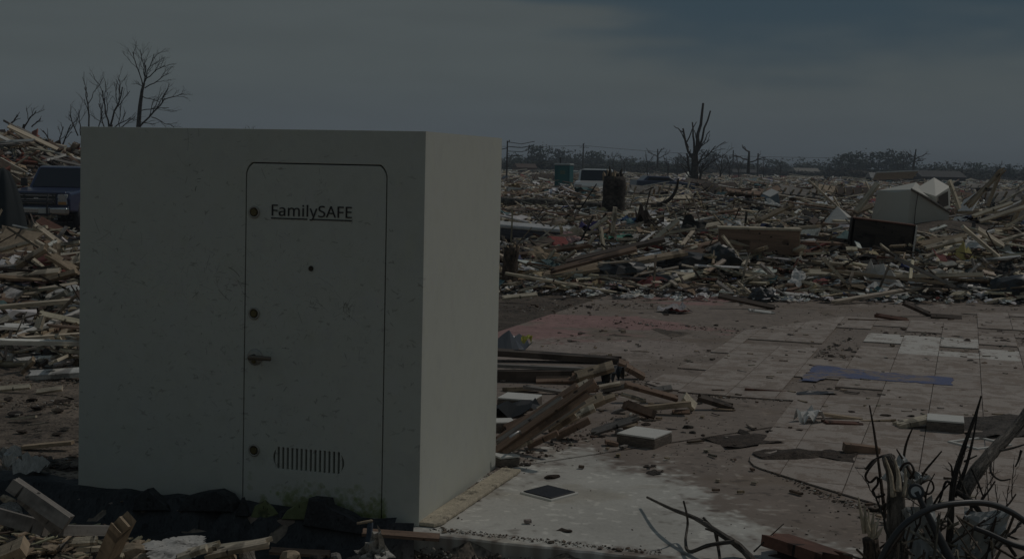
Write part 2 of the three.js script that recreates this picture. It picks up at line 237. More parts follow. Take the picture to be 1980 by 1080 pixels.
// ---------------------------------------------------------------- steel storm shelter
{
  const W = 1.82, H = 1.83, D = 1.2335, o = thing('storm_shelter', 'tall pale steel storm shelter box with a closed door and dark lettering', 'storm shelter', [BOX.x, 0, BOX.z], -TURN);
  const N = 2048, cv = document.createElement('canvas'); cv.width = cv.height = N; const c = cv.getContext('2d'), R = rng(404);
  const S = N / 1.9, X = u => (u + 0.95) * S, Y = v => N - (v + 0.03) * S;
  const COAT = 'rgb(213,215,205)'; c.fillStyle = COAT; c.fillRect(0, 0, N, N);
  for (let k = 0; k < 5000; k++) { c.fillStyle = `rgba(${R() < 0.5 ? '225,224,210' : '150,150,140'},${0.012 + R() * 0.025})`; const r = 4 + R() * R() * 70; c.beginPath(); c.ellipse(R() * N, R() * N, r, r * (0.3 + R()), R() * 3, 0, 7); c.fill(); }
  for (let k = 0; k < 9000; k++) { c.fillStyle = `rgba(${R() < 0.7 ? '96,92,80' : '232,230,218'},${0.05 + R() * 0.14})`; c.fillRect(R() * N, R() * N, 1 + R() * 3, 1 + R() * 3); }
  const scuff = (u, v, spread, n, len, ang, dark) => { for (let k = 0; k < n; k++) { const a = ang + (R() - 0.5) * (R() < 0.5 ? 0.9 : 5), l = len * (0.08 + R() * R()), x = u + (R() + R() - 1) * spread, y = v + (R() + R() - 1) * spread; c.strokeStyle = `rgba(${R() < 0.75 ? '88,84,74' : '60,56,50'},${Math.min(0.85, dark * 1.7 * (0.25 + R()))})`; c.lineWidth = 0.8 + R() * R() * R() * 5; c.beginPath(); c.moveTo(X(x), Y(y)); c.quadraticCurveTo(X(x + Math.cos(a) * l * 0.5 + (R() - 0.5) * l * 0.3), Y(y + Math.sin(a) * l * 0.5 + (R() - 0.5) * l * 0.3), X(x + Math.cos(a) * l), Y(y + Math.sin(a) * l)); c.stroke(); } };
  for (const [p, spread, n, len, ang, dark] of [[[-0.144,1.128], 0.16, 55, 0.10, -0.35, 0.34], [[-0.261,1.586], 0.12, 22, 0.09, 0.5, 0.30], [[-0.341,1.245], 0.14, 24, 0.06, 0.4, 0.25], [[-0.758,1.281], 0.10, 26, 0.12, -0.25, 0.22], [[0.527,0.987], 0.05, 26, 0.12, 1.3, 0.40], [[0.347,1.002], 0.07, 20, 0.07, -0.4, 0.32], [[0.392,1.541], 0.08, 26, 0.05, 0.9, 0.24], [[-0.111,0.728], 0.10, 18, 0.06, -0.6, 0.30], [[0.247,0.527], 0.08, 12, 0.05, 0.3, 0.3], [[0.451,1.129], 0.10, 14, 0.07, -0.4, 0.26], [[-0.086,0.905], 0.12, 22, 0.05, 0.9, 0.28], [[0.613,0.846], 0.10, 14, 0.06, 0.8, 0.22], [[-0.291,1.773], 0.06, 6, 0.13, -0.6, 0.3], [[0.15,1.632], 0.09, 14, 0.08, 0.1, 0.32], [[-0.477,0.629], 0.22, 26, 0.05, 0.8, 0.16]]) scuff(...p, spread, n, len, ang, dark);
  for (let k = 0; k < 260; k++) { const x = X((R() - 0.5) * 1.8), y = Y(0.2 + 1.6 * R() * (0.5 + 0.5 * R())); c.strokeStyle = `rgba(80,76,66,${0.08 + R() * 0.22})`; c.lineWidth = 2 + R() * 5; c.beginPath(); c.moveTo(x, y); for (let q = 0; q < 4; q++) c.lineTo(x + (R() - 0.5) * 34, y + (R() - 0.5) * 22); c.stroke(); }
  scuff(0, 0.95, 0.95, 700, 0.04, 0.4, 0.22); scuff(-0.45, 1.1, 0.45, 160, 0.09, -0.5, 0.16); scuff(-0.2, 0.25, 0.9, 130, 0.02, 1.2, 0.22); scuff(-0.3, 1.0, 0.6, 260, 0.03, -0.3, 0.22); scuff(0.3, 1.0, 0.5, 260, 0.035, 0.9, 0.2);
  // green tint on the foot of the door: ragged patches with grain
  for (let k = 0; k < 1500; k++) { const u = mix([0.036,0.061][0], [0.743,0.064][0], R()), v = 0.02 + 0.15 * R() * R() * (0.6 + 0.8 * fbm(u * 9, 3, 5, 3)); if (fbm(u * 12, v * 12, 66, 3) < 0.42) continue; c.fillStyle = `rgba(${96 + R() * 30},${112 + R() * 24},${52 + R() * 22},${0.05 + R() * 0.13})`; const r = 4 + R() * 16; c.beginPath(); c.ellipse(X(u), Y(v), r, r * 0.7, R() * 3, 0, 7); c.fill(); }
  const map = new THREE.CanvasTexture(cv); map.colorSpace = THREE.SRGBColorSpace; map.wrapS = map.wrapT = THREE.ClampToEdgeWrapping; map.magFilter = THREE.LinearFilter;
  const toUV = (g) => { const p = g.attributes.position, uv = g.attributes.uv; for (let i = 0; i < p.count; i++) uv.setXY(i, (p.getX(i) + 0.95) / 1.9, (p.getY(i) + 0.03) / 1.9); return g; };
  const skin = paint([0.86, 0.86, 0.86], { map, roughness: 0.55, bumpMap: T.grit, bumpScale: 0.0004 });
  // the other walls: the same coat of paint, less scuffed
  const cs = document.createElement('canvas'); cs.width = cs.height = 1024; const e = cs.getContext('2d'); e.fillStyle = COAT; e.fillRect(0, 0, 1024, 1024);
  for (let k = 0; k < 2600; k++) { e.fillStyle = `rgba(${R() < 0.5 ? '225,224,210' : '160,160,150'},${0.01 + R() * 0.03})`; const r = 2 + R() * R() * 40; e.beginPath(); e.ellipse(R() * 1024, R() * 1024, r, r * (0.4 + R()), R() * 3, 0, 7); e.fill(); }
  for (let k = 0; k < 60; k++) { e.strokeStyle = `rgba(88,84,74,${0.05 + R() * 0.2})`; e.lineWidth = 0.6 + R() * 1.6; const x = R() * 1024, y = R() * 1024; e.beginPath(); e.moveTo(x, y); e.lineTo(x + (R() - 0.5) * 30, y + (R() - 0.5) * 60); e.stroke(); }
  const sideMap = new THREE.CanvasTexture(cs); sideMap.colorSpace = THREE.SRGBColorSpace; sideMap.magFilter = THREE.LinearFilter;
  const side = paint([0.86, 0.86, 0.86], { roughness: 0.55, map: sideMap });
  const [dl, dt] = [0.001,1.671], [dr] = [0.725,1.673], ch = 0.055, gap = 0.0055;
  const outline = (x0, x1, y0, y1, r) => { const s = new THREE.Shape(); s.moveTo(x0, y0); s.lineTo(x1, y0); s.lineTo(x1, y1 - r); s.quadraticCurveTo(x1 - r * 0.08, y1 - r * 0.35, x1 - r * 0.6, y1); s.lineTo(x0 + r * 0.6, y1); s.quadraticCurveTo(x0 + r * 0.08, y1 - r * 0.35, x0, y1 - r); s.closePath(); return s; };
  const plate = new THREE.Shape(); plate.moveTo(-W / 2, 0); plate.lineTo(dl, 0);
  plate.lineTo(dl, dt - ch); plate.quadraticCurveTo(dl + ch * 0.08, dt - ch * 0.35, dl + ch * 0.6, dt); plate.lineTo(dr - ch * 0.6, dt); plate.quadraticCurveTo(dr - ch * 0.08, dt - ch * 0.35, dr, dt - ch); plate.lineTo(dr, 0); plate.lineTo(W / 2, 0); plate.lineTo(W / 2, H); plate.lineTo(-W / 2, H); plate.closePath();
  const bev = { depth: 0.03, bevelEnabled: true, bevelSize: 0.003, bevelThickness: 0.003, bevelOffset: -0.003, bevelSegments: 2 };
  part('front_panel', toUV(new THREE.ExtrudeGeometry(plate, bev).translate(0, 0, -0.033)), skin, o);
  part('body', merge([box(0.02, H - 0.002, D - 0.036, -W / 2 + 0.011, H / 2, -D / 2 - 0.018), box(0.02, H - 0.002, D - 0.036, W / 2 - 0.011, H / 2, -D / 2 - 0.018), box(W - 0.05, H - 0.004, 0.02, 0, H / 2, -D + 0.014), box(W - 0.046, 0.02, D - 0.06, 0, H - 0.013, -D / 2)]), side, o);
  part('dark_backing', box(W - 0.08, H - 0.06, 0.01, 0, H / 2 - 0.02, -0.055), M.black, o);  // black sheet added behind the front so gap and slots read dark
  const ds = outline(dl + gap, dr - gap, 0.006, dt - gap, ch);
  // vent slots cut through the door
  const [vl, vt] = [0.164,0.302], [vr, vb] = [0.529,0.224], vc = (vt + vb) / 2, vh = 0.052, pitchV = (vr - vl - 0.03) / 14;
  for (let k = 0; k < 14; k++) { const x = vl + 0.015 + (k + 0.5) * pitchV, h2 = new THREE.Path(); h2.moveTo(x - pitchV * 0.22, vc - vh); h2.lineTo(x + pitchV * 0.22, vc - vh); h2.lineTo(x + pitchV * 0.22, vc + vh); h2.lineTo(x - pitchV * 0.22, vc + vh); h2.closePath(); ds.holes.push(h2); }
  for (const s of [-1, 1]) { const x = s < 0 ? vl + 0.014 : vr - 0.014, h2 = new THREE.Path(); h2.moveTo(x, vc - vh * 0.75); h2.quadraticCurveTo(x + s * 0.030, vc, x, vc + vh * 0.75); h2.quadraticCurveTo(x + s * 0.010, vc, x, vc - vh * 0.75); ds.holes.push(h2); }
  const door = part('door', toUV(new THREE.ExtrudeGeometry(ds, { ...bev, bevelSize: 0.002, bevelThickness: 0.002, bevelOffset: -0.002, depth: 0.03 }).translate(0, 0, -0.033)), skin, o);
  const dark = paint([0.06, 0.05, 0.035], { roughness: 0.45, metalness: 0.6 }), brass = paint([0.16, 0.13, 0.06], { roughness: 0.5, metalness: 0.5 }), rim = paint([0.40, 0.38, 0.34], { roughness: 0.45, metalness: 0.5 }), steelBrown = paint([0.20, 0.17, 0.14], { roughness: 0.4, metalness: 0.7 });
  for (const p of [[0.048,1.433], [0.054,0.948], [0.063,0.289]]) {
    const b = part('bolt', new THREE.TorusGeometry(0.025, 0.005, 8, 22), rim, door, [p[0], p[1], 0.002]);
    part('bolt_head', new THREE.CylinderGeometry(0.017, 0.020, 0.010, 6).rotateX(Math.PI / 2), brass, b, [0, 0, 0.002]);
    part('bolt_plate', new THREE.CylinderGeometry(0.026, 0.026, 0.003, 20).rotateX(Math.PI / 2), dark, b, [0, 0, 0]);
  }
  { const p = [0.062,0.739], h = part('handle', new THREE.LatheGeometry([[0, 0.016], [0.014, 0.016], [0.016, 0.012], [0.030, 0.010], [0.038, 0.006], [0.040, 0]].map(q => new THREE.Vector2(...q)), 22).rotateX(Math.PI / 2), rim, door, [p[0], p[1], 0.001]);
    part('spindle', cyl(0.013, 0.012, 0.05, 12).rotateX(Math.PI / 2), dark, h, [0, 0.004, 0.03]); part('lever', rbox(0.120, 0.022, 0.018, 0.008, 0.052, 0.006, 0.055), steelBrown, h); part('lock_cylinder', cyl(0.011, 0.011, 0.006, 12).rotateX(Math.PI / 2), brass, h, [0, -0.018, 0.014]); }
  { const p = [0.347,1.176]; part('peephole', new THREE.CylinderGeometry(0.011, 0.013, 0.006, 16).rotateX(Math.PI / 2), dark, door, [p[0], p[1], 0.003]); }
  const ink = paint([0.022, 0.018, 0.018], { roughness: 0.6 });
  const font = await new FontLoader().loadAsync('fonts/droid/droid_sans_regular.typeface.json');
  const [l0, b0] = [0.14,1.416], [l1, b1] = [0.551,1.424], [u0, y0] = [0.137,1.407], [u1, y1] = [0.551,1.417];
  const tg = new TextGeometry('FamilySAFE', { font, size: 0.07, depth: 0.0015, curveSegments: 6 }); tg.computeBoundingBox(); const bb = tg.boundingBox;
  const k = (l1 - l0) / (bb.max.x - bb.min.x), cap = ([0.145,1.47][1] - [0.145,1.416][1]) / 0.0714; tg.translate(-bb.min.x, 0, 0).scale(k, Math.min(cap, k * 1.15), 1).rotateZ(0);
  part('lettering', tg, ink, door, [l0, (b0 + b1) / 2, 0.001]);
  const yx = ([0.341,1.41][0]), ul = (a, b) => box(b - a, 0.0055, 0.0016, (a + b) / 2, (y0 + y1) / 2 - 0.004, 0.0016);
  part('underline', merge([ul(u0, yx - 0.016), ul(yx + 0.014, u1)]), ink, door);
}
// concrete kerb strip left of the old wall, along the shelter's right side
{
  const R = rng(9), A = V(...[-0.314,0,-5.909]), B = V(...[0.071,0,-7.016]), n = 30, pts = [];
  const dir = B.clone().sub(A).normalize(), sd = V(-dir.z, 0, dir.x).negate();
  const w = 0.10, L = A.distanceTo(B), s = new THREE.Shape(); s.moveTo(0, w); for (let i = 0; i <= n; i++) s.lineTo(L * i / n, 0.006 * (R() - 0.5) + (i ? 0 : 0.02)); s.lineTo(L, w);
  const g = new THREE.ExtrudeGeometry(s, { depth: 0.008, bevelEnabled: true, bevelSize: 0.005, bevelThickness: 0.005, bevelSegments: 2 }).rotateX(-Math.PI / 2); const p = g.attributes.position, uv = g.attributes.uv; for (let i = 0; i < p.count; i++) uv.setXY(i, p.getX(i) * 1.5, p.getZ(i) * 1.5);
  const m = solo('kerb_strip', g, paint([0.62, 0.54, 0.41], { map: T.fleckC, bumpMap: T.grit, bumpScale: 0.006 }), 'narrow sandy concrete strip along the shelter\'s sunlit side', 'kerb'); m.position.copy(A).setY(0.008); m.rotation.y = Math.atan2(-dir.z, dir.x);
}
// ---------------------------------------------------------------- shapes for debris
const RB = rng(2024);
function plankGeometry(seed, jag) {           // unit length along x, unit thickness along y, unit width along z, with broken ends
  const R = rng(seed), s = new THREE.Shape(), end = (sgn) => { const n = 4, a = []; for (let i = 0; i <= n; i++) a.push([sgn * (0.5 - (i % 2 ? jag * R() : jag * 0.35 * R())), -0.5 + i / n]); return a; };
  const r = end(1), l = end(-1).reverse(), bow = (R() - 0.5) * 0.12, pts = [...r, [0.17, 0.5 + bow * 0.4 - R() * 0.05], [-0.17, 0.5 + bow * 0.4], ...l, [-0.17, -0.5 + bow * 0.4 + R() * 0.05], [0.17, -0.5 + bow * 0.4]];
  s.setFromPoints(pts.map(p => new THREE.Vector2(...p)));
  const g = new THREE.ExtrudeGeometry(s, { depth: 1, bevelEnabled: false, steps: 1 }).rotateX(-Math.PI / 2).translate(0, -0.5, 0), p = g.attributes.position, uv = g.attributes.uv, o = R(), q = R();
  for (let i = 0; i < p.count; i++) uv.setXY(i, p.getX(i) * 0.7 + o, p.getZ(i) * 0.16 + p.getY(i) * 0.05 + q);
  return g;
}
const planks = [1, 2, 3, 4, 5, 6].map((k) => plankGeometry(k * 31, [0.02, 0.05, 0.03, 0.10, 0.015, 0.07][k - 1]));
const shards = [7, 8, 9].map((k) => plankGeometry(k * 31, 0.22));
function chunkGeometry(seed, detail = 1, sq = 0) {
  const R = rng(seed), g = mergeVertices(new THREE.IcosahedronGeometry(0.5, detail).deleteAttribute('normal').deleteAttribute('uv')), p = g.attributes.position;
  const cuts = [...Array(7)].map(() => [V(R() - 0.5, R() - 0.5, R() - 0.5).normalize(), 0.26 + R() * 0.14]);
  for (let i = 0; i < p.count; i++) { const v = V(p.getX(i), p.getY(i), p.getZ(i)); for (const [n, d] of cuts) { const k = v.dot(n); if (k > d) v.addScaledVector(n, d - k); } v.multiplyScalar(0.85 + R() * 0.3); p.setXYZ(i, v.x, v.y, v.z); }
  const q = g.toNonIndexed(); q.computeVertexNormals(); const P = q.attributes.position, uv = []; for (let i = 0; i < P.count; i++) uv.push(P.getX(i) + P.getY(i) * 0.4, P.getZ(i) + P.getY(i) * 0.4); q.setAttribute('uv', new THREE.Float32BufferAttribute(uv, 2)); return q;
}
const chunks = [3, 5, 8, 13].map(k => chunkGeometry(k * 7));
function ragGeometry(seed, n = 6, amp = 0.16) {      // crumpled sheet with some thickness, about 1 x 1
  const R = rng(seed), pos = [], uv = [], idx = [], out = [];
  const edge = [...Array(16)].map(() => 0.72 + R() * 0.42);
  for (const side of [1, -1]) for (let j = 0; j <= n; j++) for (let i = 0; i <= n; i++) {
    let x = i / n - 0.5, z = j / n - 0.5; const a = (Math.atan2(z, x) / Math.PI / 2 + 0.5) * 16, k = edge[Math.floor(a) % 16] * (1 - a % 1) + edge[(Math.floor(a) + 1) % 16] * (a % 1), border = i === 0 || j === 0 || i === n || j === n;
    x *= k; z *= k; const h = amp * (fbm(x * 4 + seed, z * 4, seed, 3) - 0.5) * 2.2 + amp * 0.8 * (Math.abs(vnoise(x * 7, z * 7 + seed, 5) - 0.5)); pos.push(x, h + (border ? 0 : side * 0.008), z); uv.push(x + 0.5, z + 0.5);
  }
  const m = (n + 1) * (n + 1); for (let j = 0; j < n; j++) for (let i = 0; i < n; i++) { const a = j * (n + 1) + i, b = a + n + 1; idx.push(a, b, a + 1, a + 1, b, b + 1, m + a, m + a + 1, m + b, m + a + 1, m + b + 1, m + b); }
  const g = new THREE.BufferGeometry(); g.setAttribute('position', new THREE.Float32BufferAttribute(pos, 3)); g.setAttribute('uv', new THREE.Float32BufferAttribute(uv, 2)); g.setIndex(idx); const q = g.toNonIndexed(); q.computeVertexNormals(); return q;
}
const rags = [1, 2, 3, 4, 5].map(k => ragGeometry(k * 19, 5, 0.10 + 0.06 * (k % 3)));

function layBoard(m, A, B, w, t, roll = 0) {
  const a = V(...A), b = V(...B), x = b.clone().sub(a), L = x.length(); x.normalize();
  let z = V().crossVectors(x, V(0, 1, 0)); if (z.lengthSq() < 1e-4) z.set(0, 0, 1); z.normalize(); const y = V().crossVectors(z, x);
  const q = new THREE.Matrix4().makeBasis(x, y, z).multiply(new THREE.Matrix4().makeRotationX(roll));
  m.quaternion.setFromRotationMatrix(q); m.position.copy(a).add(b).multiplyScalar(0.5); m.scale.set(L, t, w); return L;
}
const tone = { pale: 'pale pine', tan: 'tan', straw: 'straw-coloured', brown: 'weathered brown', grey: 'weathered grey', dark: 'dark stained', white: 'white painted', rust: 'reddish brown' };
let boardCount = 0;
function facing(A, B) { const s = B[0] - A[0] < 0 ? -1 : 1; return RB() < 0.8 ? s * (0.15 + 0.55 * RB()) : -s * 0.4 * RB(); }      // most boards are tipped toward the camera so broad faces catch the sun
function board(A, B, w, t, mat, label, group, roll) {
  const kinds = [...planks, ...shards], m = shade(new THREE.Mesh(kinds[boardCount++ % kinds.length], M[mat])); m.name = numbered('board'); scene.add(m);
  layBoard(m, A, B, w, t, roll ?? facing(A, B));
  return tag(m, label, 'board', group);
}
const landmarks = [
  [[0.278,0.366,-22.488], 'the white mattress'], [[0.753,0.314,-20.591], 'the pink red cushion'], [[1.804,0.39,-21.868], 'the green garland'], [[1.639,0.084,-17.96], 'the slumped black bag'], [[2.629,0.216,-18.625], 'the long black plastic'], [[3.682,0.358,-19.238], 'the brown dresser'], [[5.847,0.36,-20.51], 'the black cabinet'], [[5.724,0.278,-19.623], 'the open drawer'], [[7.394,0.577,-23.509], 'the dented white appliance'], [[6.841,0.301,-19.624], 'the yellow insulation'], [[6.614,0.024,-17.114], 'the bag with pale print'], [[5.054,0.018,-17.183], 'the crumpled white sheet'], [[6.152,0.504,-24.368], 'the small roof pyramid'], [[3.929,0.363,-19.238], 'the upright black sack'], [[-0.023,0.045,-17.462], 'the stump by the shelter'], [[2.641,0.362,-33.684], 'the thick broken trunk'], [[6.405,0.118,-17.89], 'the tan board sheet'], [[12.718,0.382,-34.919], 'the leaning rafters'], [[4.157,0.123,-18.106], 'the propped white drywall'], [[-3.807,0.005,-10.701], 'the large white panel'], [[-4.32,0.205,-12.275], 'the upper white panel'], [[-11.718,-0.438,-30.813], 'the tan plywood sheet'], [[-13.165,-0.535,-36.743], 'the dark red board'], [[8.659,0.48,-43.163], 'the tilted blue grey box'], [[0.799,0.375,-40.324], 'the long pale log'], [[8.164,0.765,-24.282], 'the tilted pale box'], [[7.347,0.547,-51.877], 'the dead tree'], [[1.447,0.48,-22.493], 'the purple cloth'],
  [[0.849,0,-7.946], 'the white-topped block'], [[2.879,-0.002,-8.44], 'the cream-topped block'], [[0.221,-0.006,-6.574], 'the dark plaque'], [[2.033,-0.006,-8.577], 'the reddish slats'], [[1.709,-0.007,-7.57], 'the torn roofing felt'], [[3.047,-0.003,-10.572], 'the blue strip'], [[4.051,-0.004,-12.365], 'the white tiles'], [[1.896,-0.004,-15.052], 'the crumpled white cloth'], [[0.34,-0.006,-13.133], 'the pink floor paint'], [[1.312,0,-9.111], 'the tan timber end'], [[0.264,-0.002,-8.373], 'the sloping brown beam'], [[0.068,-0.003,-10.321], 'the dark sill timber'], [[0.97,-0.005,-10.197], 'the far tip of the beam'], [[1.599,-0.006,-9.074], 'the dark stud'], [[-2.677,-0.004,-7.449], 'the tan lath on dirt'], [[-3.469,-0.004,-9.756], 'the whitewashed plank'], [[-2.209,0,-6.083], 'the slanting lintel'], [[-1.685,0,-5.574], 'the sawn stake'], [[-1.419,0,-5.593], 'the wrinkled white sheet'], [[-1.135,0,-5.537], 'the door side of the tar paper'], [[-0.588,0,-5.653], 'the post stub'], [[2.564,-0.001,-13.453], 'the litter line beyond the tiles'], [[3.093,-0.005,-11.736], 'the untiled strip'], [[4.998,-0.001,-13.028], 'the leaf litter on white tiles'], [[3.051,0,-8.239], 'the white rimmed tray']];
function near(x, z) { let best = 1e9, name = ''; for (const [p, n] of landmarks) { const d = Math.hypot(p[0] - x, p[2] - z); if (d < best) { best = d; name = n; } } return best < 0.35 + 0.02 * -z ? `right beside ${name}` : best < 1 - 0.06 * z ? `near ${name}` : `some way off ${name}`; }
function looks(A, B, w) { const L = Math.hypot(A[0] - B[0], A[1] - B[1], A[2] - B[2]), up = Math.abs(A[1] - B[1]) / L; return [L > 1.3 ? 'long' : L > 0.7 ? 'mid-length' : 'short', w > 0.12 ? 'wide' : w < 0.06 ? 'thin' : '', up > 0.6 ? 'upright' : up > 0.25 ? 'slanting' : 'flat-lying'].filter(Boolean).join(' '); }
function rowOfBoards(list, where, group) { for (const [ax, ay, az, bx, by, bz, w, t, mat, label, roll] of list) board([ax, ay, az], [bx, by, bz], w, t, mat, label ?? `${looks([ax, ay, az], [bx, by, bz], w)} ${tone[mat]} board ${near((ax + bx) / 2, (az + bz) / 2)}`, label ? undefined : group, roll); }

// ---------------------------------------------------------------- the heap of wall timber on the slab behind the shelter
rowOfBoards([
[-0.075,0.044,-7.273,0.494,0.467,-7.273,0.05,0.04,'brown','long weathered brown beam sloping up beside the shelter',0.5],
[-0.053,0.029,-7.243,0.458,0.404,-7.243,0.04,0.03,'brown'],
[0.028,0.024,-7.51,0.446,0.319,-7.51,0.03,0.03,'grey'],
[-0.068,0.069,-7.422,0.32,0.349,-7.422,0.03,0.025,'grey'],
[0.155,0.025,-7.882,0.437,0.203,-7.882,0.035,0.02,'tan'],
[-0.064,0.037,-7.602,0.419,0.385,-7.602,0.06,0.04,'brown','second brown beam lying tight behind the long sloping one',0.3],
[0.521,0.049,-9.994,-0.215,0.03,-9.994,0.08,0.1,'dark','dark sill timber lying on edge behind the shelter',0],
[0.638,0.1,-10.038,-0.218,0.118,-10.038,0.06,0.025,'grey','thin grey batten on top of the dark sill timber',0],
[0.999,0.021,-11.05,-0.243,0.078,-11.05,0.16,0.05,'dark','dark thin timber lying flat beyond the sill timber',0],
[0.211,0.021,-9.954,0.539,0.038,-9.954,0.1,0.05,'brown'],
[0.513,0.057,-9.916,0.809,0.151,-9.916,0.09,0.04,'tan','tan timber end propped over the beam\'s far tip'],
[1.081,0.015,-10.238,0.927,0.095,-10.238,0.09,0.04,'brown'],
[1.223,0.029,-9.222,0.826,0.131,-9.222,0.05,0.03,'brown','brown stud pointing away from the heap toward the tiles'],
[0.912,0.034,-8.788,1.251,0.077,-8.788,0.07,0.035,'tan','tan timber with a splintered end lying on the dirt'],
[1.296,0.03,-8.894,1.214,0.109,-8.894,0.09,0.03,'straw','short straw-coloured block across the tan timber\'s end'],
[0.993,0.021,-8.612,0.775,0.101,-8.612,0.09,0.05,'brown'],
[0.517,0.005,-8.074,0.833,0.115,-8.074,0.05,0.02,'grey','thin grey splinter pointed at the pale concrete'],
[1.583,0.014,-9.002,1.324,0.086,-9.002,0.06,0.035,'dark','dark charred-looking stud beyond the tan timber'],
[0.377,0.034,-8.509,0.635,0.156,-8.509,0.09,0.04,'tan'],
[0.397,0.039,-8.34,0.563,0.121,-8.34,0.05,0.03,'straw'],
[0.059,0.04,-7.633,0.241,0.162,-7.633,0.05,0.03,'tan'],
[0.198,0.053,-8.51,0.402,0.155,-8.51,0.06,0.03,'straw'],
[0.64,0.045,-9.525,0.83,0.084,-9.525,0.04,0.02,'pale'],
[0.975,0.06,-10.489,0.89,0.087,-10.489,0.08,0.05,'brown'],
[0.013,0.018,-7.51,0.148,0.084,-7.51,0.04,0.02,'pale'],
[0.474,0.058,-9.261,0.659,0.088,-9.261,0.05,0.02,'brown'],
[0.993,0.009,-9.222,0.806,0.06,-9.222,0.03,0.02,'pale'],
[0.272,0.029,-8.075,0.449,0.107,-8.075,0.03,0.02,'straw'],
[0.256,0.019,-8.075,0.416,0.139,-8.075,0.08,0.04,'tan'],
[0.3,0.015,-7.913,0.504,0.124,-7.913,0.08,0.04,'brown'],
[0.121,0.011,-7.632,0.303,0.102,-7.632,0.06,0.03,'brown'],
[0.531,0.014,-8.93,0.745,0.093,-8.93,0.05,0.03,'tan'],
[0.701,0.014,-9.562,0.949,0.072,-9.562,0.06,0.03,'grey'],
[-0.05,0.01,-9.561,0.257,0.03,-9.561,0.07,0.03,'tan'],
[0.447,0.01,-9.485,0.102,0.052,-9.485,0.05,0.02,'grey'],
[0.659,0.01,-8.239,0.841,0.036,-8.239,0.04,0.02,'tan'],
[0.403,0.016,-9.333,0.589,0.106,-9.333,0.1,0.04,'pale'],
[-0.021,0.015,-8.042,0.252,0.139,-8.042,0.09,0.03,'brown'],
[1.051,0.015,-9.6,1.224,0.043,-9.6,0.05,0.03,'grey'],
[1.129,0.007,-8.822,1.254,0.012,-8.822,0.04,0.02,'brown'],
[0.718,0.005,-8.787,0.823,0.039,-8.787,0.05,0.02,'grey']], 'in the timber heap on the slab behind the shelter', 'boards of the timber heap on the slab');
// rusty hooked pipe leaning on the long beam
solo('bent_pipe', tube([[0.011,0.18,-7.09], [0.053,0.2,-7.123], [0.068,0.2,-7.152], [0.083,0.12,-7.379], [0.102,0.02,-7.604]].map(p => V(...p)), 0.008, 6), M.steel, 'thin bent metal pipe hooked over the long brown beam', 'pipe');

